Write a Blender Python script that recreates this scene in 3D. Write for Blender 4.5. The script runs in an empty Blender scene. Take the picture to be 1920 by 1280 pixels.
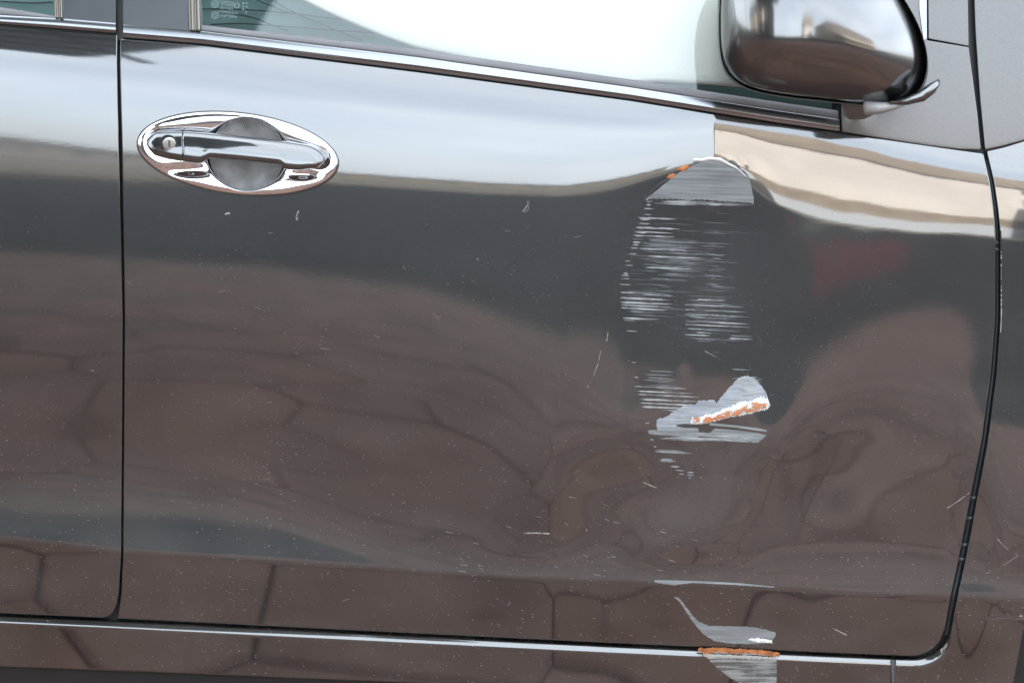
import bpy, math, random
import numpy as np
from mathutils import Vector
random.seed(7); rng = np.random.default_rng(7)
R = math.radians
S = bpy.context.scene
COL = S.collection

# ------------------------------------------------------------------ camera
CAM = np.array([0.0, -2.2, 1.20]); TGT = np.array([0.0, 0.0, 0.70])
ROLL = R(2.6); FOC = 66.0; PXK = 36.0/1920
_f = (TGT-CAM)/np.linalg.norm(TGT-CAM)
_r0 = np.array([1.0, 0, 0]); _u0 = np.cross(_r0, _f)
CR = _r0*math.cos(ROLL)+_u0*math.sin(ROLL); CU = -_r0*math.sin(ROLL)+_u0*math.cos(ROLL)
cd = bpy.data.cameras.new('camera'); cam = bpy.data.objects.new('camera', cd); COL.objects.link(cam)
cd.dof.use_dof = True; cd.dof.focus_distance = 2.2; cd.dof.aperture_fstop = 4.8
cd.lens = FOC; cd.sensor_width = 36; cd.clip_end = 2000; cd.clip_start = 0.05
from mathutils import Matrix
m = Matrix(((CR[0], CU[0], -_f[0], CAM[0]), (CR[1], CU[1], -_f[1], CAM[1]), (CR[2], CU[2], -_f[2], CAM[2]), (0, 0, 0, 1)))
cam.matrix_world = m
S.camera = cam
S.render.resolution_x = 1024; S.render.resolution_y = 682

# ------------------------------------------------------------------ light
SUN_EL, SUN_AZ = R(40), R(12)          # the sun stands behind the car (+y), a little to the right (+x)
w = bpy.data.worlds.new('World'); S.world = w; w.use_nodes = True
nt = w.node_tree; nt.nodes.clear()
out = nt.nodes.new('ShaderNodeOutputWorld'); bg = nt.nodes.new('ShaderNodeBackground')
sky = nt.nodes.new('ShaderNodeTexSky'); sky.sky_type = 'NISHITA'; sky.sun_disc = False
sky.sun_elevation = SUN_EL; sky.sun_rotation = SUN_AZ; sky.dust_density = 4.0; sky.air_density = 1.0; sky.ozone_density = 1.0
tc = nt.nodes.new('ShaderNodeTexCoord'); nz = nt.nodes.new('ShaderNodeTexNoise'); nz.inputs['Scale'].default_value = 2.2
nz.inputs['Detail'].default_value = 5
mp = nt.nodes.new('ShaderNodeMapping'); mp.inputs['Scale'].default_value = (1, 1, 2.5)
rp = nt.nodes.new('ShaderNodeMapRange'); rp.inputs['From Min'].default_value = .35; rp.inputs['From Max'].default_value = .75
rp.inputs['To Min'].default_value = .55; rp.inputs['To Max'].default_value = .90
mx = nt.nodes.new('ShaderNodeMix'); mx.data_type = 'RGBA'
mx.inputs['B'].default_value = (8.0, 8.8, 9.5, 1)      # thin bright cloud veil, same scale as the sky's radiance
nt.links.new(tc.outputs['Generated'], mp.inputs['Vector']); nt.links.new(mp.outputs['Vector'], nz.inputs['Vector'])
nt.links.new(nz.outputs['Fac'], rp.inputs['Value']); nt.links.new(rp.outputs['Result'], mx.inputs['Factor'])
nt.links.new(sky.outputs['Color'], mx.inputs['A']); nt.links.new(mx.outputs['Result'], bg.inputs['Color'])
bg.inputs['Strength'].default_value = 0.10; nt.links.new(bg.outputs['Background'], out.inputs['Surface'])
sl = bpy.data.lights.new('sun', 'SUN'); sl.energy = 4.0; sl.angle = R(.5); sl.color = (1, .93, .84)
so = bpy.data.objects.new('sun', sl); COL.objects.link(so)
sd = Vector((math.sin(SUN_AZ)*math.cos(SUN_EL), math.cos(SUN_AZ)*math.cos(SUN_EL), math.sin(SUN_EL)))
so.rotation_euler = sd.to_track_quat('Z', 'Y').to_euler(); so.location = (0, 10, 12)
S.view_settings.view_transform = 'Standard'; S.view_settings.look = 'None'
S.view_settings.exposure = 2.7; S.view_settings.gamma = 1
S.cycles.max_bounces = 8

# ------------------------------------------------------------------ pixel <-> reference plane y=0
def px2ref(u, v):
    u = np.asarray(u, float); v = np.asarray(v, float)
    a = (u-960)*PXK; b = (640-v)*PXK
    d = [_f[i]*FOC+CR[i]*a+CU[i]*b for i in range(3)]
    t = -CAM[1]/d[1]
    return CAM[0]+d[0]*t, CAM[2]+d[2]*t
def ref2px(X, Z):
    p = [X-CAM[0], 0*X-CAM[1], Z-CAM[2]]
    dz = sum(p[i]*_f[i] for i in range(3)); dx = sum(p[i]*CR[i] for i in range(3)); dy = sum(p[i]*CU[i] for i in range(3))
    return 960+dx/dz*FOC/PXK, 640-dy/dz*FOC/PXK
def ref3d(X, Z, y):
    s = (y-CAM[1])/(-CAM[1])
    return CAM[0]+(X-CAM[0])*s, y, CAM[2]+(Z-CAM[2])*s
def crv(*pts):
    xs = [p[0] for p in pts]; ys = [p[1] for p in pts]
    return lambda q: np.interp(q, xs, ys)
def gs(a, s):                            # 1-d gaussian smoothing of a sampled curve
    k = np.exp(-.5*(np.arange(-3*s, 3*s+1)/s)**2); k /= k.sum()
    return np.convolve(np.pad(a, 3*s, mode='edge'), k, 'valid')
def scrv(s, *pts):                       # smoothed curve over pixels -400..2400
    q = np.arange(-400, 2401); c = gs(crv(*pts)(q), s)
    return lambda x: np.interp(x, q, c)

# ------------------------------------------------------------------ body surface: depth field over the reference plane
Hc = scrv(14, (-300, 235), (0, 250), (215, 280), (640, 322), (900, 340), (1060, 346), (1150, 334), (1230, 318), (1290, 303), (1330, 296),
          (1370, 306), (1410, 332), (1460, 368), (1520, 386), (1600, 400), (1700, 414), (1800, 424), (1920, 436))
Bc = scrv(16, (-300, 483), (0, 487), (235, 494), (500, 512), (750, 545), (900, 588), (1000, 634), (1100, 695), (1170, 755), (1230, 808),
          (1300, 830), (1400, 815), (1460, 755), (1490, 720), (1540, 672), (1600, 642), (1660, 630), (1735, 640), (1800, 675), (1840, 750), (1855, 860), (1870, 930), (1920, 935))
Tc = crv((-300, 20), (0, 50), (230, 72), (380, 84), (785, 134), (1180, 187), (1460, 232), (1575, 248), (1840, 286), (1920, 300))
Cc = scrv(14, (-300, 920), (0, 928), (230, 940), (380, 955), (500, 978), (620, 1020), (700, 1050), (800, 1072), (2300, 1110))
Dc = scrv(14, (-300, 990), (0, 1008), (230, 1032), (500, 1050), (700, 1064), (900, 1080), (1200, 1092), (1500, 1104), (1700, 1116), (2300, 1140))
Ec = scrv(20, (-300, 3.0), (0, 2.8), (400, 2.4), (620, 1.3), (800, .2), (1000, -.9), (1180, 0), (1300, .3), (1480, 1.4), (1620, 1.0), (1700, -.6), (1800, -2.5), (2300, -3))
NX, NZ = 1060, 740
XS = np.linspace(-.80, .80, NX); ZS = np.linspace(1.32, .20, NZ)
XX, ZZ = np.meshgrid(XS, ZS)
UU, VV = ref2px(XX, ZZ)
def sst(t): t = np.clip(t, 0, 1); return t*t*(3-2*t)
DR = scrv(30, (-300, 2.2), (0, 2.2), (400, 3.2), (640, 4.5), (1180, 5), (1250, 8.5), (1400, 9), (1500, 5.5), (1900, 5))
AM = scrv(25, (-300, 36), (1250, 36), (1340, 27), (1520, 24), (1650, 28), (1800, 34), (2000, 36))
def efield(u, v, z=.7):
    eb = -np.degrees(np.arctan(z/6.0))
    H, B, T, Cb, D, EC = Hc(u), Bc(u), Tc(u), Cc(u), Dc(u), Ec(u)
    span = np.clip(H-T, 30, None)
    up = 2.0+AM(u)*np.clip((H-v)/span, 0, 1.3)**1.35
    soft = 60+np.clip(700-u, 0, 900)*.05
    s = np.clip((v-H)/np.clip(B-H, 60, None), 0, 1)
    mid = 2.0-(2.0-eb)*(1-(1-s)**1.0)*(.35+.65*s**.6) - DR(u)*sst((v-H)/(26+np.clip(500-u, 0, 500)*.11))*(1-s)**.8
    span2 = np.clip(Cb-B, 60, None); q = np.clip((v-B)/span2, 0, 1)
    deep = eb-15*np.clip(np.sin(np.pi*q**1.6), 0, None)**.85 - 0
    low0 = np.clip((v-Cb)/np.clip(D-Cb, 12, None), 0, 1)
    low = eb+EC*sst(low0)
    up = up+(40-up)*sst((T+6-v)/40.)
    e = np.where(v < H, up, np.where(v < B, mid, np.where(v < Cb, deep, low)))
    k = sst((v-D+5)/10.)
    below = -31-5*np.clip((v-D)/130., 0, 1)
    return e*(1-k)+below*k
EE = efield(UU, VV, ZZ)
# smooth the target a little in both directions (cell = 1.5 mm)
def smooth(A, sx, sz):
    def g(s):
        r = int(3*s+1); k = np.exp(-.5*(np.arange(-r, r+1)/s)**2); return k/k.sum(), r
    if sx > 0:
        k, r = g(sx); P = np.pad(A, ((0, 0), (r, r)), mode='edge'); A = sum(k[i]*P[:, i:i+A.shape[1]] for i in range(2*r+1))
    if sz > 0:
        k, r = g(sz); P = np.pad(A, ((r, r), (0, 0)), mode='edge'); A = sum(k[i]*P[i:i+A.shape[0], :] for i in range(2*r+1))
    return A
ES = smooth(EE, 5, 4); EF = smooth(EE, 2.0, 1.0)
wD = sst(1-np.abs(VV-Dc(UU))/40.)
EE = ES*(1-wD)+EF*wD
AL = np.degrees(np.arctan2(CAM[2]-ZZ, np.sqrt(CAM[1]**2+(XX*.6)**2)))
TH = np.radians((EE+AL)/2)
def plan(u, v):                           # plan shape: gentle crown, buckled ridge at u=1340 above the dent
    x = (u-960)*.00064
    y = .030*x*x
    rr = 2.5+np.clip(v-290, 0, 600)*.22
    d = u-1340
    kink = .5*(d+np.sqrt(d*d+rr*rr))*.00064
    y = y+kink*.15-.14*np.clip(kink, 0, None)**2
    return y
YY = np.zeros_like(ZZ)
MM = (ZZ-CAM[2])/(-CAM[1])
YY[0] = .085
for i in range(1, NZ):
    th = .5*(TH[i]+TH[i-1]); dm = MM[i]-MM[i-1]; yy = YY[i-1]
    t = np.tan(th); YY[i] = yy+t*dm*(yy-CAM[1])/(1-MM[i]*t)
# hand back, over the insensitive dark zone, the fine sideways waviness gathered along the shoulder
def hipass(row, s): return row-smooth(row[None, :], s, 0)[0]
def take(vq): return np.array([np.interp(vq, VV[:, i], YY[:, i]) for i in range(NX)])
_h = hipass(take(400.), 110)
_ed = sst((UU[0]-1090)/130)*sst((2170-UU[0])/200)
YY -= (_h*_ed)[None, :]*sst((VV-395)/330.)
_h = hipass(take(790.), 90)
YY -= (_h*_ed)[None, :]*sst((VV-770)/260.)
YY += plan(UU, VV)
def bump(u0, v0, su, sv, amp, ang=0.):
    c, s = math.cos(R(ang)), math.sin(R(ang)); du, dv = UU-u0, VV-v0
    a, b = (c*du+s*dv)/su, (-s*du+c*dv)/sv
    return amp*np.exp(-.5*(a*a+b*b))
def vnoise(scale, seed):                  # smooth value noise over the field
    r = np.random.default_rng(seed); g = r.standard_normal((int(1300/scale)+6, int(2600/scale)+6))
    a = (UU+400)/scale+1; b = (VV+100)/scale+1
    a = np.clip(a, 1, g.shape[1]-3); b = np.clip(b, 1, g.shape[0]-3)
    ia, ib = a.astype(int), b.astype(int); fa, fb = a-ia, b-ib
    def w4(f): return [(1-f)**3/6, (3*f**3-6*f**2+4)/6, (-3*f**3+3*f**2+3*f+1)/6, f**3/6]
    wa, wb = w4(fa), w4(fb); o = 0
    for j in range(4):
        for i in range(4): o = o+wb[j]*wa[i]*g[ib+j-1, ia+i-1]
    return o
low = sst((VV-690)/150.)*sst((1075-VV)/60.)*sst((1850-UU)/60.)
cdent = np.exp(-.5*(((UU-1330)/260.)**2+((VV-890)/150.)**2))
YY += bump(1165, 905, 62, 50, .0030, 8)*low + bump(1262, 925, 44, 42, .0024)*low
YY += bump(1455, 860, 46, 66, -.0032, -14) + bump(1560, 880, 95, 60, .0030, -30)*low
YY += bump(1340, 850, 60, 50, .0020) + bump(1010, 930, 70, 90, -.0022, 10)*low + bump(1320, 1010, 90, 40, -.0016, -20)*low
YY += (vnoise(120, 3)*.0011+vnoise(60, 4)*.00028)*low*(.12+1.25*cdent)
YY += vnoise(44, 21)*.00015*low*cdent
YY += vnoise(38, 33)*.00009*sst((UU-1350)/60)*sst((VV-215)/40)*sst((470-VV)/60)
YY += vnoise(150, 9)*.0005*low*sst((UU-300)/500)
YY += bump(1388, 312, 15, 9, -.0006, 40)                                      # small press mark in the bright reflection
# faint upright ripples left and right of the scuffed column
rip = np.exp(-.5*((UU-(1190-28*np.sin((VV-330)/470.*np.pi)))/16.)**2)*sst((VV-430)/120.)*sst((760-VV)/80.)
YY += -.00015*rip
rip2 = np.exp(-.5*((UU-1285)/10.)**2)*sst((VV-380)/40.)*sst((720-VV)/80.)
YY += -.0003*rip2
# door handle pocket: the skin swells slightly round the plate
YY += bump(446, 288, 165, 66, .0022, 7)*0

def Yat(X, Z):                            # cubic B-spline sampling (C2 smooth)
    X = np.asarray(X, float); Z = np.asarray(Z, float)
    a = np.clip((X-XS[0])/(XS[1]-XS[0]), 1, NX-3.001); b = np.clip((Z-ZS[0])/(ZS[1]-ZS[0]), 1, NZ-3.001)
    ia, ib = a.astype(int), b.astype(int); fa, fb = a-ia, b-ib
    def w4(f): return [(1-f)**3/6, (3*f**3-6*f**2+4)/6, (-3*f**3+3*f**2+3*f+1)/6, f**3/6]
    wa, wb = w4(fa), w4(fb); o = 0
    for j in range(4):
        for i in range(4): o = o+wb[j]*wa[i]*YY[ib+j-1, ia+i-1]
    return o
def surf(u, v, dy=0., cl=True):           # world point(s) of the body surface behind pixel (u,v), pushed dy along y
    X, Z = px2ref(u, v); y = Yat(X, Z)+dy
    x, y, z = ref3d(X, Z, y)
    return np.stack(np.broadcast_arrays(x, y, z), -1)
def atdepth(u, v, y):
    X, Z = px2ref(u, v); x, y, z = ref3d(X, Z, np.asarray(y, float))
    return np.stack(np.broadcast_arrays(x, y, z), -1)

# ------------------------------------------------------------------ materials
def mat(name, col=(.5, .5, .5), rough=.5, metal=0., spec=.5, **kw):
    m = bpy.data.materials.new(name); m.use_nodes = True
    b = m.node_tree.nodes['Principled BSDF']
    b.inputs['Base Color'].default_value = (*col, 1); b.inputs['Roughness'].default_value = rough
    b.inputs['Metallic'].default_value = metal; b.inputs['Specular IOR Level'].default_value = spec
    for k, v in kw.items(): b.inputs[k.replace('_', ' ')].default_value = v
    return m
def N(m, t, **kw):
    n = m.node_tree.nodes.new(t)
    for k, v in kw.items():
        if k in n.inputs: n.inputs[k].default_value = v
        else: setattr(n, k, v)
    return n
def L(m, a, b): m.node_tree.links.new(a, b)
def ocoord(m, scale=(1, 1, 1)):
    t = N(m, 'ShaderNodeTexCoord'); p = N(m, 'ShaderNodeMapping'); p.inputs['Scale'].default_value = scale
    L(m, t.outputs['Object'], p.inputs['Vector']); return p.outputs['Vector']
def noisy(m, scale, amt, stretch=(1, 1, 1), detail=4, bumpd=0., rough_amt=0.):
    b = m.node_tree.nodes['Principled BSDF']; col = tuple(b.inputs['Base Color'].default_value)
    n = N(m, 'ShaderNodeTexNoise', Scale=scale, Detail=detail); L(m, ocoord(m, stretch), n.inputs['Vector'])
    r = N(m, 'ShaderNodeMapRange'); r.inputs['From Min'].default_value = .3; r.inputs['From Max'].default_value = .7
    r.inputs['To Min'].default_value = 1-amt; r.inputs['To Max'].default_value = 1+amt; L(m, n.outputs['Fac'], r.inputs['Value'])
    s = N(m, 'ShaderNodeVectorMath', operation='SCALE'); s.inputs[0].default_value = col[:3]
    L(m, r.outputs['Result'], s.inputs['Scale']); L(m, s.outputs['Vector'], b.inputs['Base Color'])
    if bumpd:
        bp = N(m, 'ShaderNodeBump', Strength=1.0, Distance=bumpd); L(m, n.outputs['Fac'], bp.inputs['Height']); L(m, bp.outputs['Normal'], b.inputs['Normal'])
    return m

def make_paint(name, dust_lo=.10, dust_hi=1.35):
    m = mat(name, (.03, .032, .034), .42, .85)
    b = m.node_tree.nodes['Principled BSDF']
    b.inputs['Coat Weight'].default_value = 1; b.inputs['Coat IOR'].default_value = 2.3; b.inputs['Coat Roughness'].default_value = .052
    oc = ocoord(m)
    # metallic flake grain
    vr = N(m, 'ShaderNodeTexVoronoi', Scale=1500.); L(m, oc, vr.inputs['Vector'])
    n = N(m, 'ShaderNodeTexNoise', Scale=850., Detail=2.); L(m, oc, n.inputs['Vector'])
    r = N(m, 'ShaderNodeMapRange'); r.inputs['From Min'].default_value = .3; r.inputs['From Max'].default_value = .7
    r.inputs['To Min'].default_value = .45; r.inputs['To Max'].default_value = 1.55; L(m, n.outputs['Fac'], r.inputs['Value'])
    s = N(m, 'ShaderNodeVectorMath', operation='SCALE'); s.inputs[0].default_value = (.024, .025, .026)
    L(m, r.outputs['Result'], s.inputs['Scale'])
    # dust: film + specks, thicker low on the body
    sep = N(m, 'ShaderNodeSeparateXYZ'); L(m, oc, sep.inputs['Vector'])
    hz = N(m, 'ShaderNodeMapRange'); hz.inputs['From Min'].default_value = .95; hz.inputs['From Max'].default_value = .38
    hz.inputs['To Min'].default_value = dust_lo; hz.inputs['To Max'].default_value = dust_hi; L(m, sep.outputs['Z'], hz.inputs['Value'])
    def specks(scale, thr, stretch, amt):
        v = N(m, 'ShaderNodeTexVoronoi', Scale=scale); L(m, ocoord(m, stretch), v.inputs['Vector'])
        lt = N(m, 'ShaderNodeMapRange'); lt.inputs['From Min'].default_value = thr; lt.inputs['From Max'].default_value = thr*.45
        L(m, v.outputs['Distance'], lt.inputs['Value'])
        sc = N(m, 'ShaderNodeSeparateColor'); L(m, v.outputs['Color'], sc.inputs['Color'])
        pk = N(m, 'ShaderNodeMath', operation='GREATER_THAN'); pk.inputs[1].default_value = amt; L(m, sc.outputs['Red'], pk.inputs[0])
        q = N(m, 'ShaderNodeMath', operation='MULTIPLY'); L(m, lt.outputs['Result'], q.inputs[0]); L(m, pk.outputs[0], q.inputs[1])
        q2 = N(m, 'ShaderNodeMath', operation='MULTIPLY'); L(m, q.outputs[0], q2.inputs[0]); L(m, hz.outputs['Result'], q2.inputs[1])
        return q2.outputs[0]
    s1 = specks(260., .17, (1, 1, 1), .70)
    s2 = specks(75., .075, (.8, 1, 1), .72)
    s3 = specks(170., .13, (.40, 1, 1.5), .66)
    a = N(m, 'ShaderNodeMath', operation='MAXIMUM'); L(m, s1, a.inputs[0]); L(m, s2, a.inputs[1])
    a2 = N(m, 'ShaderNodeMath', operation='MAXIMUM'); L(m, a.outputs[0], a2.inputs[0]); L(m, s3, a2.inputs[1])
    # patchiness of the specks
    pn = N(m, 'ShaderNodeTexNoise', Scale=6., Detail=3.); L(m, oc, pn.inputs['Vector'])
    pr = N(m, 'ShaderNodeMapRange'); pr.inputs['From Min'].default_value = .35; pr.inputs['From Max'].default_value = .65
    pr.inputs['To Min'].default_value = .25; L(m, pn.outputs['Fac'], pr.inputs['Value'])
    a3 = N(m, 'ShaderNodeMath', operation='MULTIPLY'); L(m, a2.outputs[0], a3.inputs[0]); L(m, pr.outputs['Result'], a3.inputs[1])
    # film of dust
    fn = N(m, 'ShaderNodeTexNoise', Scale=9., Detail=6.); fn.inputs['Roughness'].default_value = .65; L(m, ocoord(m, (1, 1, 2.2)), fn.inputs['Vector'])
    fr = N(m, 'ShaderNodeMapRange'); fr.inputs['From Min'].default_value = .35; fr.inputs['From Max'].default_value = .8
    fr.inputs['To Max'].default_value = .11; L(m, fn.outputs['Fac'], fr.inputs['Value'])
    f2 = N(m, 'ShaderNodeMath', operation='MULTIPLY'); L(m, fr.outputs['Result'], f2.inputs[0]); L(m, hz.outputs['Result'], f2.inputs[1])
    dm = N(m, 'ShaderNodeMath', operation='ADD'); dm.use_clamp = True; L(m, a3.outputs[0], dm.inputs[0]); L(m, f2.outputs[0], dm.inputs[1])
    dust = N(m, 'ShaderNodeBsdfDiffuse'); dust.inputs['Color'].default_value = (.21, .185, .17, 1)
    mixs = N(m, 'ShaderNodeMixShader'); L(m, dm.outputs[0], mixs.inputs['Fac']); L(m, b.outputs['BSDF'], mixs.inputs[1]); L(m, dust.outputs['BSDF'], mixs.inputs[2])
    o = m.node_tree.nodes['Material Output']; L(m, mixs.outputs['Shader'], o.inputs['Surface'])
    L(m, s.outputs['Vector'], b.inputs['Base Color'])
    # orange peel
    op = N(m, 'ShaderNodeTexNoise', Scale=300., Detail=1.); L(m, ocoord(m, (.35, 1, 1)), op.inputs['Vector'])
    bp = N(m, 'ShaderNodeBump', Strength=1.0, Distance=.0000065); L(m, op.outputs['Fac'], bp.inputs['Height'])
    L(m, bp.outputs['Normal'], b.inputs['Normal']); L(m, bp.outputs['Normal'], b.inputs['Coat Normal'])
    return m
PAINT = make_paint('grey_metallic_paint')
PAINT_CLEAN = make_paint('mirror_paint', .05, .2)
PAINT_CLEAN.node_tree.nodes['Principled BSDF'].inputs['Coat Roughness'].default_value = .07
CHROME = mat('chrome', (.86, .86, .88), .035, 1.)
BLACK = mat('black_rubber', (.012, .012, .013), .45)
GASKET = mat('grey_rubber_seal', (.13, .125, .13), .55); noisy(GASKET, 60, .15, (.3, 1, 1))
PLASTIC = mat('matte_grained_plastic', (.12, .115, .112), .34, 0, .8); noisy(PLASTIC, 420, .10, bumpd=.00006)
GLOSSBLK = mat('gloss_black_trim', (.035, .04, .045), .32, 0, 1.); noisy(GLOSSBLK, 30, .1)
TRIM = mat('satin_metal_trim', (.27, .28, .295), .24, 1.); noisy(TRIM, 40, .05, (.1, 1, 1))
MESHM = mat('textured_recess_film', (.20, .20, .205), .55)
INNER = mat('inner_sheet_metal', (.02, .021, .022), .5, .3)
SILVER = mat('lock_metal', (.55, .54, .52), .25, 1.)

# ------------------------------------------------------------------ mesh helpers
CUR = {}
def tag(o, label=None, cat=None, group=None, kind=None):
    for k, v in (('label', label), ('category', cat), ('group', group), ('kind', kind)):
        if v: o[k] = v
    return o
def mk(name, V, F, m, parent=None, smooth=True, label=None, kind=None, mats=None, mi=None):
    me = bpy.data.meshes.new(name)
    V = np.asarray(V, float).reshape(-1, 3)
    me.from_pydata(V.tolist(), [], [tuple(int(i) for i in f) for f in F])
    me.materials.append(m)
    if smooth: me.shade_smooth()
    me.update()
    o = bpy.data.objects.new(name, me); COL.objects.link(o)
    if parent is not None: o.parent = parent
    tag(o, label, kind=kind)
    return o
def gridmesh(name, P, m, parent=None, closed_u=False, **kw):
    nr, nc = P.shape[:2]
    me = bpy.data.meshes.new(name)
    idx = np.arange(nr*nc).reshape(nr, nc)
    if closed_u: idx = np.concatenate([idx, idx[:, :1]], 1)
    q = np.stack([idx[:-1, :-1], idx[1:, :-1], idx[1:, 1:], idx[:-1, 1:]], -1).reshape(-1, 4)
    me.vertices.add(nr*nc); me.vertices.foreach_set('co', P.reshape(-1).astype(np.float32))
    me.loops.add(q.size); me.loops.foreach_set('vertex_index', q.reshape(-1).astype(np.int32))
    me.polygons.add(len(q)); me.polygons.foreach_set('loop_start', (np.arange(len(q))*4).astype(np.int32))
    me.polygons.foreach_set('loop_total', np.full(len(q), 4, np.int32))
    me.update(calc_edges=True); me.validate(); me.shade_smooth()
    me.materials.append(m)
    o = bpy.data.objects.new(name, me); COL.objects.link(o)
    if parent is not None: o.parent = parent
    tag(o, kw.get('label'), kind=kw.get('kind')); return o
# hem profile: (outward px, dy m)
HEM = [(-1.6, .0), (-.7, .00018), (-.1, .0007), (.35, .0016), (.45, .004), (.45, .013)]
def panel(name, fL, fR, fT, fB, nu, nv, m, parent, hem=HEM, sides='LRTB', off=0., label=None):
    s = np.linspace(0, 1, nu); t = np.linspace(0, 1, nv)
    ks = [(q, 0) for q in s]; kt = [(q, 0) for q in t]
    def ext(arr, a, b):
        r = [(x, 0., 0.) for x in arr]
        if a: r = [(arr[0], -h[0], h[1]) for h in reversed(hem)]+r[1:]
        if b: r = r[:-1]+[(arr[-1], h[0], h[1]) for h in hem]
        return r
    SS = ext(s, 'L' in sides, 'R' in sides); TT = ext(t, 'T' in sides, 'B' in sides)
    s0 = np.array([a[0] for a in SS]); so_ = np.array([a[1] for a in SS]); sy = np.array([a[2] for a in SS])
    t0 = np.array([a[0] for a in TT]); to_ = np.array([a[1] for a in TT]); ty = np.array([a[2] for a in TT])
    S0, T0 = np.meshgrid(s0, t0)
    vg = fT(500.)+(fB(500.)-fT(500.))*T0
    u = fL(vg)+(fR(vg)-fL(vg))*S0
    for _ in range(6):
        v = fT(u)+(fB(u)-fT(u))*T0
        u = fL(v)+(fR(v)-fL(v))*S0
    u = u+so_[None, :]; v = v+to_[:, None]
    dy = np.maximum(sy[None, :], ty[:, None])+(off(u, v) if callable(off) else off)
    return gridmesh(name, surf(u, v, dy), m, parent, label=label)
def strip(name, fT, fB, u0, u1, n, prof, m, parent, base=None, label=None):
    """ribbon along u between two pixel curves; prof = [(t across 0..1, dy)]"""
    us = np.linspace(u0, u1, n); t = np.array([p[0] for p in prof]); d = np.array([p[1] for p in prof])
    U, T = np.meshgrid(us, t); V = fT(U)+(fB(U)-fT(U))*T
    if base is None: P = surf(U, V, d[:, None])
    else: P = atdepth(U, V, base(U)+d[:, None])
    return gridmesh(name, P, m, parent, label=label)
def vstrip(name, fL, fR, v0, v1, n, prof, m, parent, yb, label=None):
    vs = np.linspace(v0, v1, n); t = np.array([p[0] for p in prof]); d = np.array([p[1] for p in prof])
    T, V = np.meshgrid(t, vs); U = fL(V)+(fR(V)-fL(V))*T
    return gridmesh(name, atdepth(U, V, yb(U, V)+d[None, :]), m, parent, label=label)

# ------------------------------------------------------------------ the car
car = bpy.data.objects.new('car', None); COL.objects.link(car); car.location = (0, 0, 0)
tag(car, 'dark grey car with a deep dent and white scrapes down its front door', 'car')

Lg = crv((0, 222), (60, 220), (120, 219.5), (250, 222.5), (460, 227.5), (600, 230.3), (800, 229.3), (1040, 227), (1110, 223), (1160, 215), (1200, 213))   # front edge of rear door
L2 = crv((0, 227.5), (60, 226), (120, 225), (250, 228), (460, 232), (600, 234), (800, 232.5), (1040, 231), (1110, 228), (1160, 221), (1200, 220))   # rear edge of front door
Rq = np.arange(-400, 2401)
Rf = scrv(8, (0, 1836), (285, 1843), (340, 1856), (390, 1863), (440, 1867), (600, 1866), (700, 1858), (830, 1840), (930, 1820), (1050, 1797), (1120, 1782), (1190, 1769), (1300, 1750))
Rg = lambda v: Rf(v)+np.interp(v, [0, 290, 440, 800, 1000, 1190, 1300], [7, 7, 8, 11, 13, 12, 12])
botc = scrv(10, (-300, 1133), (0, 1148), (220, 1158), (700, 1182), (1150, 1204), (1460, 1218), (1690, 1228), (1900, 1232))
def botf(u):                              # rounded front lower corner of the front door
    b = botc(u); c = np.clip((u-1702)/(1770-1702), 0, .985)
    return b-58*(1-np.sqrt(1-c**2.2))
def botr(u):
    b = botc(u); c = np.clip((u-188)/(218-188), 0, .985)
    return b-30*(1-np.sqrt(1-c**2.2))
def pocket(U, V):
    c, s = math.cos(R(6.5)), math.sin(R(6.5)); x_, y_ = (U-446)*c+(V-288)*s, -(U-446)*s+(V-288)*c
    return .022*sst((.93-np.sqrt((x_/189)**2+(y_/76)**2))/.06)
fd = panel('front_door', L2, Rf, lambda u: Tc(u)+1.5, botf, 800, 560, PAINT, car, off=pocket, label='dented front door with white scrapes and bare orange spots')
rd = panel('rear_door', lambda v: -160+0*v, Lg, lambda u: Tc(u)+np.interp(u, [0, 220], [1, -5]), botr, 200, 560, PAINT, car, sides='RTB')
Re = crv((1100, 2100), (1155, 2060), (1160, 1925), (1200, 1915), (1280, 1900), (1500, 1860))
fe = panel('front_fender', Rg, lambda v: np.minimum(2080, Re(v)), scrv(6, (1700, 294), (1845, 285), (1880, 277), (1920, 264), (2100, 220)), lambda u: 1400+0*u, 130, 560, PAINT, car, sides='LTR')
# shut line fillers: dark inner sheet metal behind all gaps
def backing():
    U, T = np.meshgrid(np.linspace(-120, 2040, 200), np.linspace(0, 1, 150)); V = Tc(U)-3+(1440-Tc(U))*T
    return gridmesh('inner_frame', surf(U, V, .016), INNER, car)
backing()
# rubber lip inside the front gap with clips
vs = np.linspace(300, 1190, 160)
T, V = np.meshgrid(np.linspace(0, 1, 6), vs); U = Rf(V)-1+(Rg(V)-Rf(V)+2)*T
gap_m = mat('gap_rubber', (.018, .022, .026), .35)
gridmesh('door_seal', surf(U, V, .0105-.003*np.sin(T*np.pi)), gap_m, car)
for v in (452, 465, 930, 968, 1018, 1045):
    T2, V2 = np.meshgrid(np.linspace(-.05, 1.05, 7), np.linspace(v, v+9, 6)); U2 = Rf(V2)+(Rg(V2)-Rf(V2))*T2
    gridmesh('seal_clip', surf(U2, V2, .0055-.002*np.sin(np.clip(T2, 0, 1)*np.pi)*np.sin((V2-v)/9*np.pi)), gap_m, car)

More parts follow.
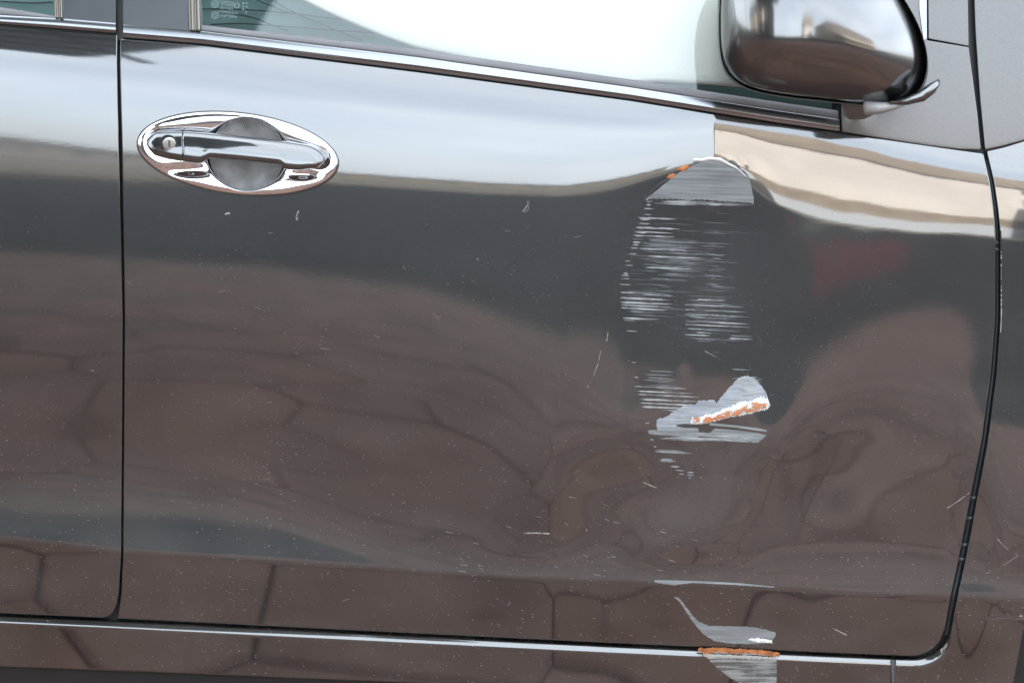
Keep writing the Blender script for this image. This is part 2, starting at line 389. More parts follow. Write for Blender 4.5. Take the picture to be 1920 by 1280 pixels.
# sill: upper lip (faces the sky), then face, then turn-under
siltop = lambda u: botc(u)+6.5
def sill():
    us = np.concatenate([np.linspace(-160, 1670, 420)])
    rows = []
    prof = [(-6, .016), (-1, .0075), (.5, .0052), (3, .0038), (6, .0022), (9, .0008), (10.5, .0002), (12.5, -.0004)]
    lowc = crv((-160, 1240), (0, 1247), (280, 1258), (700, 1275), (1000, 1287), (1700, 1312))
    for dv, dy in prof: rows.append(surf(us, siltop(us)+dv, dy))
    for t in np.linspace(0.06, 1, 40): 
        v = siltop(us)+12.5+(lowc(us)-siltop(us)-12.5)*t
        rows.append(surf(us, v, -.0004))
    v = lowc(us)
    for dv, dy in ((1.0, .0003), (2.2, .0018), (3.2, .006), (4, .02), (14, .07)): rows.append(surf(us, v+dv, dy))
    return gridmesh('sill_panel', np.array(rows), PAINT, car)
sp = sill()
# front foot of the sill beyond the seam, curving up round the door corner
def sillfront():
    n = 160; rows = []
    # path along the outer side of the gap: along the bottom, then up to the fender
    us1 = np.linspace(1680, 1712, 24); p1 = np.stack([us1, botc(us1)+6.5], 1)
    ph = np.linspace(0, 1.36, 60); cx, cy = 1712, botc(1712)+6.5-74
    p2 = np.stack([cx+72*np.sin(ph)**.95, cy+74*np.cos(ph)], 1)
    p = np.concatenate([p1, p2[1:]])
    d = np.gradient(p, axis=0); nrm = np.stack([-d[:, 1], d[:, 0]], 1); nrm /= np.linalg.norm(nrm, axis=1)[:, None]
    for dv, dy in [(-6, .016), (-1, .0075), (.5, .0052), (3, .0038), (6, .0022), (9, .0008), (10.5, .0002), (12.5, -.0006)]:
        q = p+nrm*dv; rows.append(surf(q[:, 0], q[:, 1], dy))
    q0 = p+nrm*12.5
    for t in np.linspace(.1, 1, 20):
        tgt = np.stack([np.interp(np.arange(len(p)), [0, 24, len(p)-1], [1680, 1790, 1800]), np.interp(np.arange(len(p)), [0, 24, 60, len(p)-1], [1330, 1330, 1330, 1180])], 1)
        q = q0+(tgt-q0)*t; rows.append(surf(q[:, 0], q[:, 1], -.0006))
    return gridmesh('fender_foot', np.array(rows), PAINT, car)
sillfront()
SEAM = mat('seam_sealer', (.10, .10, .10), .5)
vstrip('sill_seam', crv((1230, 1671), (1330, 1673)), crv((1230, 1680), (1330, 1683)), 1236, 1320, 20, [(0, -.0004), (.2, .001), (.5, .0025), (.8, .001), (1, -.0008)], SEAM, car, lambda U, V: Yat(*px2ref(U, V)))

# belt line ---------------------------------------------------------
Gc = scrv(6, (-200, -12), (0, 14), (100, 31), (380, 47), (785, 93), (1180, 149), (1460, 191), (1572, 207), (1700, 226))
Wc = scrv(6, (-200, 2), (0, 28), (100, 34.5), (380, 58), (785, 107), (1180, 163), (1460, 207), (1572, 223), (1700, 242))
Mc = scrv(6, (-200, 20), (0, 43), (215, 60), (235, 64), (380, 76), (785, 126), (1180, 180), (1460, 225), (1572, 241), (1700, 256))
yb0 = lambda U: Yat(*px2ref(U, Tc(U)))
fprof = [(0, .004), (.04, .0), (.12, -.0016), (.35, -.0026), (.62, -.0022), (.74, -.001), (.80, .0016), (.84, .0018), (.88, .0002), (.93, -.0006), (.97, .001), (1, .006)]
strip('belt_molding', Wc, lambda u: Tc(u)+.5, 231, 1574, 500, [(0, .003), (.03, .0008), (.07, .0002), (.30, -.0012), (.56, -.0026), (.60, -.0027), (.65, -.0022), (.71, -.0012), (.80, -.0010), (.88, -.0011), (.93, -.0004), (.97, .0012), (1, .004)], TRIM, fd, base=lambda U: yb0(U)+.0)
strip('window_seal', Gc, Wc, 378, 1572, 400, [(0, .009), (.05, .0065), (.3, .0040), (.6, .0022), (.85, .0016), (1, .0016), (1.05, .006)], GASKET, fd, base=yb0)
strip('belt_gap', lambda u: Wc(u)-2, lambda u: Tc(u)+4, 228, 1600, 200, [(0, .010), (1, .010)], BLACK, fd, base=yb0)
Wr = crv((-200, -2), (0, 28), (110, 34), (218, 43)); Gr = crv((-200, -20), (0, 13), (103, 30))
Mr = lambda u: np.interp(u, [-200, 0, 216], [20, 47, 64])
strip('belt_molding', Wr, Mr, -160, 217, 120, [(0, .003), (.03, .0008), (.07, .0002), (.35, -.0016), (.66, -.0030), (.74, -.0026), (.80, -.0014), (.88, -.0012), (.95, .0005), (1, .004)], TRIM, rd, base=yb0)
strip('window_seal', Gr, Wr, -160, 112, 60, [(0, .009), (.05, .0065), (.3, .0040), (.6, .0022), (.85, .0016), (1, .0016), (1.05, .006)], GASKET, rd, base=yb0)
strip('belt_gap', lambda u: Wr(u)-2, lambda u: Tc(u)+4, -160, 219, 60, [(0, .010), (1, .010)], BLACK, rd, base=yb0)

# glass and pillar covers, leaning inwards (tumblehome) -------------
def lean(tilt, y_off):                    # depth of a plane that passes the belt line and leans back
    mt = math.tan(R(tilt))
    def f(U, V):
        g = Gc(U); X0, Z0 = px2ref(U, g); y0 = yb0(U)+y_off
        _, _, z0 = ref3d(X0, Z0, y0)
        X1, Z1 = px2ref(U, V); mm = (Z1-CAM[2])/(-CAM[1])
        # y = y0 + mt*(z - z0), z = CAM_z + mm*(y-CAM_y)
        return (y0+mt*(CAM[2]-mm*CAM[1]-z0))/(1-mt*mm)
    return f
def sheet(name, pts_l, pts_r, v0f, v1f, nu, nv, yf, m, parent, thick=0, label=None):
    s = np.linspace(0, 1, nu); t = np.linspace(0, 1, nv); SS, TT = np.meshgrid(s, t)
    U = pts_l+(pts_r-pts_l)*SS; V = v0f(U)+(v1f(U)-v0f(U))*TT
    return gridmesh(name, atdepth(U, V, yf(U, V)), m, parent, label=label)
GLASS = bpy.data.materials.new('green_tinted_glass'); GLASS.use_nodes = True
g = GLASS.node_tree; g.nodes.clear()
o_ = g.nodes.new('ShaderNodeOutputMaterial'); gl = g.nodes.new('ShaderNodeBsdfGlossy'); gl.inputs['Roughness'].default_value = .0; gl.inputs['Color'].default_value = (.95, 1, .99, 1)
tr = g.nodes.new('ShaderNodeBsdfTransparent'); tr.inputs['Color'].default_value = (.93, .96, .95, 1)
fr = g.nodes.new('ShaderNodeFresnel'); fr.inputs['IOR'].default_value = 1.75
mxs = g.nodes.new('ShaderNodeMixShader'); g.links.new(fr.outputs[0], mxs.inputs['Fac']); g.links.new(tr.outputs[0], mxs.inputs[1]); g.links.new(gl.outputs[0], mxs.inputs[2]); g.links.new(mxs.outputs[0], o_.inputs['Surface'])
GTILT = 22
sheet('window_glass', 360, 1600, lambda u: -140+0*u, lambda u: Gc(u)+3, 60, 20, lean(GTILT, .007), GLASS, fd)
sheet('window_glass', -160, 108, lambda u: -140+0*u, lambda u: Gc(u)+3, 20, 20, lean(GTILT, .007), GLASS, rd)
# pillar covers
sheet('pillar_cover', 231, 353, lambda u: -140+0*u, lambda u: Wc(u)+2-6*(u < 0), 30, 20, lean(GTILT, .0025), GLOSSBLK, fd)
sheet('pillar_cover', 119, 217, lambda u: -140+0*u, lambda u: Wr(u)+2, 30, 20, lean(GTILT, .0025), GLOSSBLK, rd)
lf = lean(GTILT, .0)
sheet('pillar_gap', 205, 240, lambda u: -140+0*u, lambda u: Tc(u)+4, 6, 30, lean(GTILT, .014), BLACK, car)
rib = [(0, .006), (.1, .0), (.3, -.0015), (.45, -.0005), (.5, .001), (.56, -.001), (.75, -.003), (.92, -.002), (1, .007)]
RUN = mat('glass_run_trim', (.17, .15, .13), .2, .6)
vstrip('glass_run', crv((-140, 348), (60, 353)), crv((-140, 371), (60, 377)), -140, 56, 30, rib, RUN, fd, lf)
vstrip('glass_run', crv((-140, 98), (60, 102)), crv((-140, 114), (60, 119)), -140, 33, 30, rib, RUN, rd, lf)
# etched marking of the glass
ETCH = mat('glass_etching', (.15, .20, .195), .7)
def etch():
    V, F = [], []; yf = lean(GTILT, .0062)
    def quad(u, v, a, b, sh=0):
        p = atdepth(np.array([u, u+a, u+a+sh, u+sh]), np.array([v, v+a*.1, v+b+a*.1, v+b]), yf(np.array([u]*4), np.array([v, v, v+b, v+b])))
        k = len(V); V.extend(p.tolist()); F.append((k, k+1, k+2, k+3))
    def ring(cu, cv, r, wd):
        n = 24; k = len(V)
        for i in range(n):
            a = 2*math.pi*i/n
            for q in (r, r-wd):
                uu, vv = cu+q*math.cos(a), cv+q*math.sin(a); V.append(atdepth(uu, vv, yf(np.array(uu), np.array(vv))).tolist())
        for i in range(n): j = (i+1) % n; F.append((k+2*i, k+2*j, k+2*j+1, k+2*i+1))
    ring(403, 8, 7, 1.5); ring(403, 8, 3, 1.2); ring(403, 29, 7, 1.3); ring(403, 29, 3.4, 1.0); ring(444, 11, 5, 1.3)
    for (u, v, n, h) in ((411, 1, 9, 3.2), (415, 7, 9, 2.4), (413, 13, 8, 3), (410, 20, 12, 3), (413, 28, 10, 3)):
        for i in range(n):
            w_ = random.uniform(1.2, 2.6); quad(u+i*3.2, v+i*.3, w_, random.uniform(1, 1.6)); 
            if random.random() < .7: quad(u+i*3.2, v+i*.3, 1.0, h)
            if random.random() < .6: quad(u+i*3.2, v+h+i*.3, w_, 1.0)
    for (u, v) in ((455, 5), (461, 5), (455, 11), (461, 11.5), (455, 17), (460, 22)): quad(u, v, 2.6, 2.6)
    mk('glass_marking', V, F, ETCH, fd, smooth=False)
etch()
# interior seen behind the glass: white curtain airbag, dark trim
BAG = mat('white_airbag_cloth', (.80, .765, .72), .85); noisy(BAG, 300, .02)
def airbag():
    us = np.linspace(540, 1640, 260)
    lower = scrv(6, (400, -150), (470, -70), (555, -6), (600, 18), (660, 45), (720, 70), (780, 91), (850, 106), (1000, 140), (1180, 158), (1230, 154), (1330, 159), (1400, 165), (1640, 178))
    us = np.linspace(470, 1640, 260)
    t = np.array([0, .15, .3, .45, .6, .75, .86, .93, .97, .99, 1.0]); d = np.array([0, 0, 0, 0, 0, 0, 0, .000, .0008, .003, .010])
    U, T = np.meshgrid(us, t); V = -150+(lower(U)+150)*T
    return gridmesh('curtain_airbag', atdepth(U, V, lean(GTILT, .030)(U, V)+d[:, None]+.0015*np.sin(U/140.)), BAG, car)
airbag()
SEATM = mat('interior_fabric', (.10, .17, .165), .8); noisy(SEATM, 14, .35, (.3, 1, 1.6))
sheet('interior_trim', -160, 1840, lambda u: -140+0*u, lambda u: Gc(u)+40, 40, 20, lambda U, V: lean(5, .16)(U, V), SEATM, car)
# dark lines drawn on the trim in place of reflections in the glass
LINE_DK = mat('glass_reflection_line', (.02, .025, .028), .7)
def thin_line(p, wd):
    q = np.array(p, float); uu = np.linspace(q[0, 0], q[-1, 0], 50); vv = np.interp(uu, q[:, 0], q[:, 1]); vv = gs(vv, 4)
    T, U = np.meshgrid([0, .5, 1], uu, indexing='ij'); V = np.stack([vv]*3)+(T-.5)*wd
    gridmesh('reflected_line', atdepth(U, V, lean(5, .158)(U, V)-.0015*np.sin(T*np.pi)), LINE_DK, car)
for p, wd in ((((380, 17), (450, 17), (560, 26), (640, 38)), 2.6), (((395, 47), (430, 43), (480, 45), (560, 52), (700, 62)), 2.6), (((500, -10), (530, 14), (560, 28), (620, 52), (680, 78)), 3),
              (((440, 26), (480, 34), (510, 47), (540, 58)), 3), (((440, -20), (480, 0), (500, 8), (540, 24)), 2.5), (((0, 3), (60, 6), (110, 4)), 2.5)): thin_line(p, wd)

# mirror sail, fender-side cover -----------------------------------------
def poly_surface(name, outline, yfun, m, parent, n=26, hem=2.0, depth=.006, label=None):
    """filled outline (pixels) as concentric rings around its centre, rim rolled back"""
    o = np.array(outline, float); o = np.concatenate([o, o[:1]])
    dl = np.r_[0, np.cumsum(np.linalg.norm(np.diff(o, axis=0), axis=1))]
    q = np.linspace(0, dl[-1], 240, endpoint=False); pu, pv = np.interp(q, dl, o[:, 0]), np.interp(q, dl, o[:, 1])
    cu, cv = pu.mean(), pv.mean(); rows = []
    rr = np.r_[np.linspace(0.001, .985, n), .995, 1.0, 1.003, 1.004]; dd = np.r_[np.zeros(n), .0002, .0009, .003, .012]
    for r_, d_ in zip(rr, dd):
        U, V = cu+(pu-cu)*r_, cv+(pv-cv)*r_; rows.append(atdepth(U, V, yfun(U, V)+d_))
    return gridmesh(name, np.array(rows), m, parent, closed_u=True, label=label)
def sail_y(U, V):
    base = yb0(np.clip(U, 1560, 2000))
    t = np.clip((Tc(U)-V)/280., -1, 2)
    return base-.001+.055*np.clip(t, 0, 2)**1.15-.010*np.exp(-((U-1600)/28.)**2)*np.exp(-((V-215)/40.)**2)
sail = [(1577, 168), (1640, 60), (1705, -40), (1738, -60), (1738, 76), (1816, 89), (1832, 210), (1839, 281), (1800, 280), (1740, 273), (1650, 259), (1579, 247)]
poly_surface('mirror_base', sail, sail_y, PLASTIC, fd)
poly_surface('pillar_trim', [(1740, -60), (1814, -60), (1816, 87), (1741, 73)], lambda U, V: sail_y(U, V)+.0005, PLASTIC, fd)
poly_surface('pillar_edge', [(1722, -60), (1737, -60), (1738, 74), (1732, 78), (1724, 20)], lambda U, V: sail_y(U, V)-.001, TRIM, fd)
poly_surface('fender_cover', [(1824, -80), (2000, -80), (2000, 232), (1924, 262), (1880, 274), (1847, 281), (1838, 190), (1829, 60)], lambda U, V: sail_y(U, V)+.002, PLASTIC, car)
sheet('windscreen_seal', 1560, 2060, lambda u: -140+0*u, lambda u: Tc(u)+12, 30, 30, lambda U, V: sail_y(U, V)+.014, BLACK, car)

# door mirror ---------------------------------------------------------------
mir = [(1352, -30), (1349, 40), (1350, 80), (1354, 118), (1372, 146), (1410, 166), (1480, 178), (1560, 186), (1640, 195), (1700, 192), (1728, 170), (1741, 132), (1738, 92), (1724, 48), (1702, 8), (1670, -40), (1620, -110), (1500, -150), (1400, -140), (1362, -100)]
def smooth_loop(pts, n=260, s=6):
    o = np.array(pts, float); o = np.concatenate([o, o[:1]]); dl = np.r_[0, np.cumsum(np.linalg.norm(np.diff(o, axis=0), axis=1))]
    q = np.linspace(0, dl[-1], n, endpoint=False); p = np.stack([np.interp(q, dl, o[:, 0]), np.interp(q, dl, o[:, 1])], 1)
    k = np.exp(-.5*(np.arange(-3*s, 3*s+1)/s)**2); k /= k.sum()
    return np.stack([np.convolve(np.r_[p[-3*s:, i], p[:, i], p[:3*s, i]], k, 'valid') for i in (0, 1)], 1)
ML = smooth_loop(mir, 320, 5)
YM = float(yb0(np.array(1600.)))-.095
print('belt y', float(yb0(np.array(300.))), float(yb0(np.array(1000.))), YM)
def mirror():
    Y0 = YM
    c = np.array([1552., 38.])
    rows = []
    for r_ in np.r_[np.linspace(.002, .9, 46), np.linspace(.91, 1., 22)]:
        p = c+(ML-c)*r_
        d = .066*(1-r_**2.5)**(1/1.9)
        lu, lv = (p[:, 0]-c[0])/190., (p[:, 1]-c[1])/150.
        # face: leans to the sky above the waist line, to the ground below it
        waist = p[:, 1]-(92+(p[:, 0]-1450)*.14)
        fold = .5*(waist+np.sqrt(waist**2+26.**2))*.00064
        crown = np.where(lu < 0, -.034*np.abs(lu)**2.2, -.012*np.abs(lu)**2.2)-.006*lv**2-.026*lu
        tilt = .20*waist*.00064
        rows.append(atdepth(p[:, 0], p[:, 1], Y0-d-crown*1.-tilt*(1-r_**6)+.52*fold*(1-r_**6)))
    last = ML
    for k, (sc, dy) in enumerate(((1.0, .004), (.998, .02), (.985, .04), (.93, .062))): rows.append(atdepth(c[0]+(last[:, 0]-c[0])*sc, c[1]+(last[:, 1]-c[1])*sc, Y0+dy))
    mp_ = make_paint('mirror_shell_paint', .1, .3); mp_.node_tree.nodes['Principled BSDF'].inputs['Coat Roughness'].default_value = .13
    h = gridmesh('mirror_housing', np.array(rows), mp_, fd, closed_u=True)
    # black bezel behind
    rows = []; c2 = np.array([1545., 44.])
    for sc, dy in ((1.0, .006), (1.012, .012), (1.018, .022), (1.012, .040), (.99, .062), (.9, .070), (.3, .070)):
        q = c2+(ML-c2)*sc+np.array([-1.5, 4.5])*(1 if sc > .95 else 1); rows.append(atdepth(q[:, 0], q[:, 1], Y0+dy))
    gridmesh('mirror_bezel', np.array(rows), mat('mirror_bezel_black', (.015, .02, .02), .3), fd, closed_u=True)
    return h
mirror()
def loft(name, secs, m, parent, n=28, p=2.4, caps=True):
    """secs: (u, v, half_w px along normal, y centre, half depth m, du, dv normal)"""
    rows = []
    ph = np.linspace(0, 2*np.pi, n, endpoint=False); cs, sn = np.cos(ph), np.sin(ph)
    a = np.sign(cs)*np.abs(cs)**(2/p); b = np.sign(sn)*np.abs(sn)**(2/p)
    S_ = list(secs)
    if caps: S_ = [(*S_[0][:2], S_[0][2]*.02, S_[0][3], S_[0][4]*.02, *S_[0][5:])]+S_+[(*S_[-1][:2], S_[-1][2]*.02, S_[-1][3], S_[-1][4]*.02, *S_[-1][5:])]
    for (u, v, hw, yc, hd, nu_, nv_) in S_: rows.append(atdepth(u+nu_*hw*a, v+nv_*hw*a, yc+hd*b))
    return gridmesh(name, np.array(rows), m, parent, closed_u=True)
MB = mat('mirror_bracket_plastic', (.30, .30, .30), .25); noisy(MB, 200, .08)
# bracket running from the sail into the housing, with the bright wedge and the small fin
loft('mirror_bracket', [(1640, 170, 40, YM+.075, .02, 1, 0), (1625, 196, 48, YM+.073, .018, 1, 0), (1612, 214, 30, YM+.079, .012, 1, 0), (1606, 224, 14, YM+.085, .006, 1, 0)], PLASTIC, fd)
loft('mirror_bracket_foot', [(1618, 199, 11, YM+.02, .012, 0, 1), (1624, 202, 13.5, YM+.012, .014, 0, 1), (1650, 203, 11.5, YM+.010, .014, 0, 1), (1678, 199, 7.5, YM+.008, .012, 0, 1), (1702, 194, 2.5, YM+.008, .008, 0, 1)], MB, fd)
loft('mirror_fin', [(1668, 193, 5, YM+.004, .010, .1, 1), (1700, 190, 8, YM+.002, .012, .25, .95), (1728, 181, 11, YM+.002, .014, .5, .85), (1745, 168, 11, YM+.004, .012, .75, .65), (1756, 157, 7, YM+.006, .009, .8, .6), (1761, 149, 2.5, YM+.008, .004, .8, .6)], PAINT_CLEAN, fd)

# door handle ------------------------------------------------------------
HC = np.array([446., 288.]); HA, HB, HT = 189., 76., R(6.5)
rc = np.array([463., 289.]); RR_ = 70.
def handle_plate():
    n = 300; ph = np.linspace(0, 2*np.pi, n, endpoint=False)
    c, s = math.cos(HT), math.sin(HT)
    ex = HC[0]+HA*np.cos(ph)*c-HB*np.sin(ph)*s; ey = HC[1]+HA*np.cos(ph)*s+HB*np.sin(ph)*c
    # matching inner circle by direction
    an = np.arctan2(ey-rc[1], ex-rc[0]); ix, iy = rc[0]+RR_*np.cos(an), rc[1]+(RR_-1)*np.sin(an)
    gap = np.hypot(ex-ix, ey-iy)
    rows = []
    prof = [(0, .016), (.01, .010), (.03, .005), (.06, .0020), (.10, .0006), (.16, .0)]+[(t, 0) for t in np.linspace(.22, .80, 16)]+[(t, 0) for t in np.linspace(.83, .97, 8)]+[(.985, 0), (.995, 0), (1, 0)]
    for t, d in prof:
        U = ix+(ex-ix)*t; V = iy+(ey-iy)*t
        rim = np.hypot(ex-ix, ey-iy)
        edge_px = (1-t)*rim                                  # pixels from the outer edge
        x_, y_ = (U-HC[0])*c+(V-HC[1])*s, -(U-HC[0])*s+(V-HC[1])*c
        rho = np.sqrt((x_/HA)**2+(y_/HB)**2)
        h = .0012+.0042*np.sqrt(np.clip(1-((rho-.86)/.14)**2, 0, 1))*(rho > .86)+.0042*(rho <= .86)
        h = h-.0028*sst((.86-rho)/.35)                        # dished inside the rim
        tilt = .075*(V-(HC[1]-HB))*.00064
        ylow = y_/HB
        # pockets either side under the bar
        pk = .005*np.exp(-((U-342)/34.)**2-((V-320)/11.)**2)+.004*np.exp(-((U-572)/26.)**2-((V-328)/9.)**2)
        pk += .006*np.exp(-((V-(276+(U-446)*.13))/16.)**2)*(np.abs(x_) < 178)*sst((178-np.abs(x_))/20.)
        dep = -(h+tilt*np.where(rho > .985, .6, 1))+pk+d*np.where(gap > 2, 1, .3)
        rows.append(surf(U, V, dep))
    # close to the skin
    rows.append(surf(ex+(ex-HC[0])*.004, ey+(ey-HC[1])*.008, .003))
    gridmesh('handle_surround', np.array(rows), CHROME, fd, closed_u=True)
    # thin dark seat ring
    rows = [surf(HC[0]+(ex-HC[0])*k, HC[1]+(ey-HC[1])*k2, d) for k, k2, d in ((1.0, 1.0, -.0002), (1.010, 1.022, -.0006), (1.014, 1.034, .0015))]
    gridmesh('handle_gasket', np.array(rows), mat('handle_gasket_rubber', (.05, .05, .055), .4), fd, closed_u=True)
    # recess floor
    rows = []
    for r_, d in ((.01, .013), (.3, .0125), (.6, .011), (.8, .0085), (.92, .005), (.99, .001), (1.01, .0002)):
        rows.append(surf(rc[0]+RR_*r_*np.cos(ph), rc[1]+RR_*r_*np.sin(ph), d-.0045-.0+(-.004)*0))
    gridmesh('handle_recess', np.array(rows), MESHM, fd, closed_u=True)
handle_plate()
# crosshatch texture for the recess film
b = MESHM.node_tree.nodes['Principled BSDF']
w1 = N(MESHM, 'ShaderNodeTexWave', Scale=260., Distortion=1.5); w1.bands_direction = 'DIAGONAL'; L(MESHM, ocoord(MESHM), w1.inputs['Vector'])
w2 = N(MESHM, 'ShaderNodeTexWave', Scale=260., Distortion=1.5); w2.bands_direction = 'DIAGONAL'; L(MESHM, ocoord(MESHM, (-1, 1, 1)), w2.inputs['Vector'])
ad = N(MESHM, 'ShaderNodeMath', operation='ADD'); L(MESHM, w1.outputs['Fac'], ad.inputs[0]); L(MESHM, w2.outputs['Fac'], ad.inputs[1])
nn = N(MESHM, 'ShaderNodeTexNoise', Scale=40., Detail=5.); L(MESHM, ocoord(MESHM), nn.inputs['Vector'])
a2 = N(MESHM, 'ShaderNodeMath', operation='MULTIPLY_ADD'); a2.inputs[1].default_value = .25; L(MESHM, ad.outputs[0], a2.inputs[0]); L(MESHM, nn.outputs['Fac'], a2.inputs[2])
cr = N(MESHM, 'ShaderNodeMapRange'); cr.inputs['From Min'].default_value = .45; cr.inputs['From Max'].default_value = 1.05; cr.inputs['To Min'].default_value = .07; cr.inputs['To Max'].default_value = .34; L(MESHM, a2.outputs[0], cr.inputs['Value'])
L(MESHM, cr.outputs['Result'], b.inputs['Base Color'])
bp = N(MESHM, 'ShaderNodeBump', Strength=.6, Distance=.0003); L(MESHM, ad.outputs[0], bp.inputs['Height']); L(MESHM, bp.outputs['Normal'], b.inputs['Normal'])

htop = scrv(4, (268, 262), (276, 254), (290, 247), (345, 246), (400, 250), (530, 264), (580, 271), (602, 280), (616, 296))
hbot = scrv(3, (268, 268), (277, 282), (290, 292), (340, 303), (376, 308), (384, 303), (392, 297), (450, 301), (527, 309), (533, 318), (560, 320), (598, 315), (616, 298))
def bar(name, u0, u1, m, roundl, roundr):
    us = np.linspace(u0, u1, 90); rows = []
    n = 56; ph = np.linspace(0, 2*np.pi, n, endpoint=False)
    p = 2.7; a = np.sign(np.sin(ph))*np.abs(np.sin(ph))**(2/p); bb = np.sign(np.cos(ph))*np.abs(np.cos(ph))**(2/p)
    for i, u in enumerate(us):
        e = 1.
        if roundl: e = min(e, math.sqrt(max(0.0004, 1-max(0, 1-(u-u0)/20.)**2)))
        if roundr: e = min(e, math.sqrt(max(0.0004, 1-max(0, 1-(u1-u)/24.)**2)))
        t, bo = float(htop(u)), float(hbot(u)); mid, hh = (t+bo)/2, max(.3, (bo-t)/2)
        bow = .0135*math.sin(np.clip((u-262)/(622-262), 0, 1)*math.pi)**.7
        yc = -.006-bow
        dd = .0095*e+.001
        V = mid+a*hh*(1 if e > .999 else (.25+.75*e)); U = u+0*a
        # front face leans: crown line above the middle
        yy = yc-bb*dd-.0055*a*e
        X, Z = px2ref(446., 288.); 
        rows.append(atdepth(U, V, float(Yat(*px2ref(u, mid)))+yy))
    if not roundl: rows = [rows[0]*.0+rows[0].mean(0)]+rows
    if not roundr: rows = rows+[rows[-1]*0+rows[-1].mean(0)]
    return gridmesh(name, np.array(rows), m, fd, closed_u=True)
bar('lock_cover', 274, 341.3, PAINT_CLEAN, True, False)
bar('door_handle', 342.8, 613, PAINT_CLEAN, False, True)
def disc(name, cu, cv, r, y, m, dome=0., n=40, rim=0.):
    ph = np.linspace(0, 2*np.pi, n, endpoint=False); rows = []
    for k in (.01, .5, .8, .93, 1.0, 1.0): 
        d = -dome*(1-k**4)
        rows.append(atdepth(cu+r*k*np.cos(ph), cv+r*k*np.sin(ph), y+d))
    rows[-1] = atdepth(cu+r*np.cos(ph), cv+r*np.sin(ph), y+.006)
    return gridmesh(name, np.array(rows), m, fd, closed_u=True)
yl = float(Yat(*px2ref(316., 270.)))-.006-.0135*math.sin((316-262)/360*math.pi)**.7-.0105
disc('lock_ring', 315, 269, 16.5, yl-.0006, mat('lock_ring_black', (.02, .02, .025), .2), .0)
disc('lock_cylinder', 317, 270, 12.2, yl-.0018, SILVER, .0002)
Vq = [atdepth(317+du, 270+dv, yl-.0024) for du, dv in ((-1.6, -6.5), (1.8, -6.5), (2.2, 6.5), (-1.2, 6.5))]
mk('key_slot', np.array(Vq), [(0, 1, 2, 3)], mat('key_slot_metal', (.06, .06, .06), .4), fd, smooth=False)

# ------------------------------------------------------------------ damage
def scuff_mat(name, col, alpha_lo, alpha_hi, along=(14, 1, 420), rough=.6, thr=(.35, .65), emboss=.00005):
    m = mat(name, col, rough); b = m.node_tree.nodes['Principled BSDF']
    n = N(m, 'ShaderNodeTexNoise', Scale=1., Detail=5.); n.inputs['Roughness'].default_value = .6; L(m, ocoord(m, along), n.inputs['Vector'])
    n2 = N(m, 'ShaderNodeTexNoise', Scale=45., Detail=4.); L(m, ocoord(m), n2.inputs['Vector'])
    ad = N(m, 'ShaderNodeMath', operation='MULTIPLY_ADD'); ad.inputs[1].default_value = .35; L(m, n2.outputs['Fac'], ad.inputs[0]); L(m, n.outputs['Fac'], ad.inputs[2])
    r = N(m, 'ShaderNodeMapRange'); r.inputs['From Min'].default_value = thr[0]+.17; r.inputs['From Max'].default_value = thr[1]+.17
    r.inputs['To Min'].default_value = alpha_lo; r.inputs['To Max'].default_value = alpha_hi; L(m, ad.outputs[0], r.inputs['Value']); L(m, r.outputs['Result'], b.inputs['Alpha'])
    r2 = N(m, 'ShaderNodeMapRange'); r2.inputs['From Min'].default_value = .3; r2.inputs['From Max'].default_value = .7; r2.inputs['To Min'].default_value = .75; r2.inputs['To Max'].default_value = 1.25
    L(m, n.outputs['Fac'], r2.inputs['Value']); s = N(m, 'ShaderNodeVectorMath', operation='SCALE'); s.inputs[0].default_value = col; L(m, r2.outputs['Result'], s.inputs['Scale']); L(m, s.outputs['Vector'], b.inputs['Base Color'])
    bp = N(m, 'ShaderNodeBump', Strength=1., Distance=emboss); L(m, n.outputs['Fac'], bp.inputs['Height']); L(m, bp.outputs['Normal'], b.inputs['Normal'])
    return m
SC_SOLID = scuff_mat('grey_scraped_primer', (.185, .195, .20), .80, 1.0, (10, 1, 300))
SC_WHITE = scuff_mat('white_paint_transfer', (.31, .32, .325), .25, 1.0, (30, 1, 200))
SC_FAINT = scuff_mat('faint_paint_transfer', (.24, .26, .275), .0, .42, (40, 1, 500))
SC_VLOW = scuff_mat('very_faint_haze', (.17, .19, .21), .0, .13, (60, 1, 600))
GOUGE = mat('torn_white_filler', (.62, .62, .60), .6); noisy(GOUGE, 160, .3, bumpd=.0006)
RUST = scuff_mat('orange_rusty_primer', (.42, .155, .06), .0, 1., (150, 1, 190), thr=(.46, .53), emboss=.0004)
RUSTS = mat('orange_rusty_seam', (.34, .12, .04), .75); noisy(RUSTS, 120, .5, bumpd=.0004)
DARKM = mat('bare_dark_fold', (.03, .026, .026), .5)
SL = -.05+.095                             # streaks fall slightly to the right
def ribbon(V, F, u0, u1, v0, slope, th, off=-.00025, tl=.25, jag=.25):
    n = max(4, int((u1-u0)/7)+2); k = len(V); us = np.linspace(u0, u1, n)
    for i, u in enumerate(us):
        t = i/(n-1); w_ = th*.5*min(1, (t/tl if tl else 1)+.25, ((1-t)/.3)+.06)*(1+jag*random.uniform(-1, 1))
        vc = v0+slope*(u-u0)
        V.append((u, vc-w_)); V.append((u, vc+w_))
    for i in range(n-1): F.append((k+2*i, k+2*i+1, k+2*i+3, k+2*i+2))
def put(name, V, F, m, off=-.00028, kind=None, label=None, parent=None):
    a = np.array(V); P = surf(a[:, 0], a[:, 1], off); return mk(name, P, F, m, parent or fd, kind=kind, label=label)
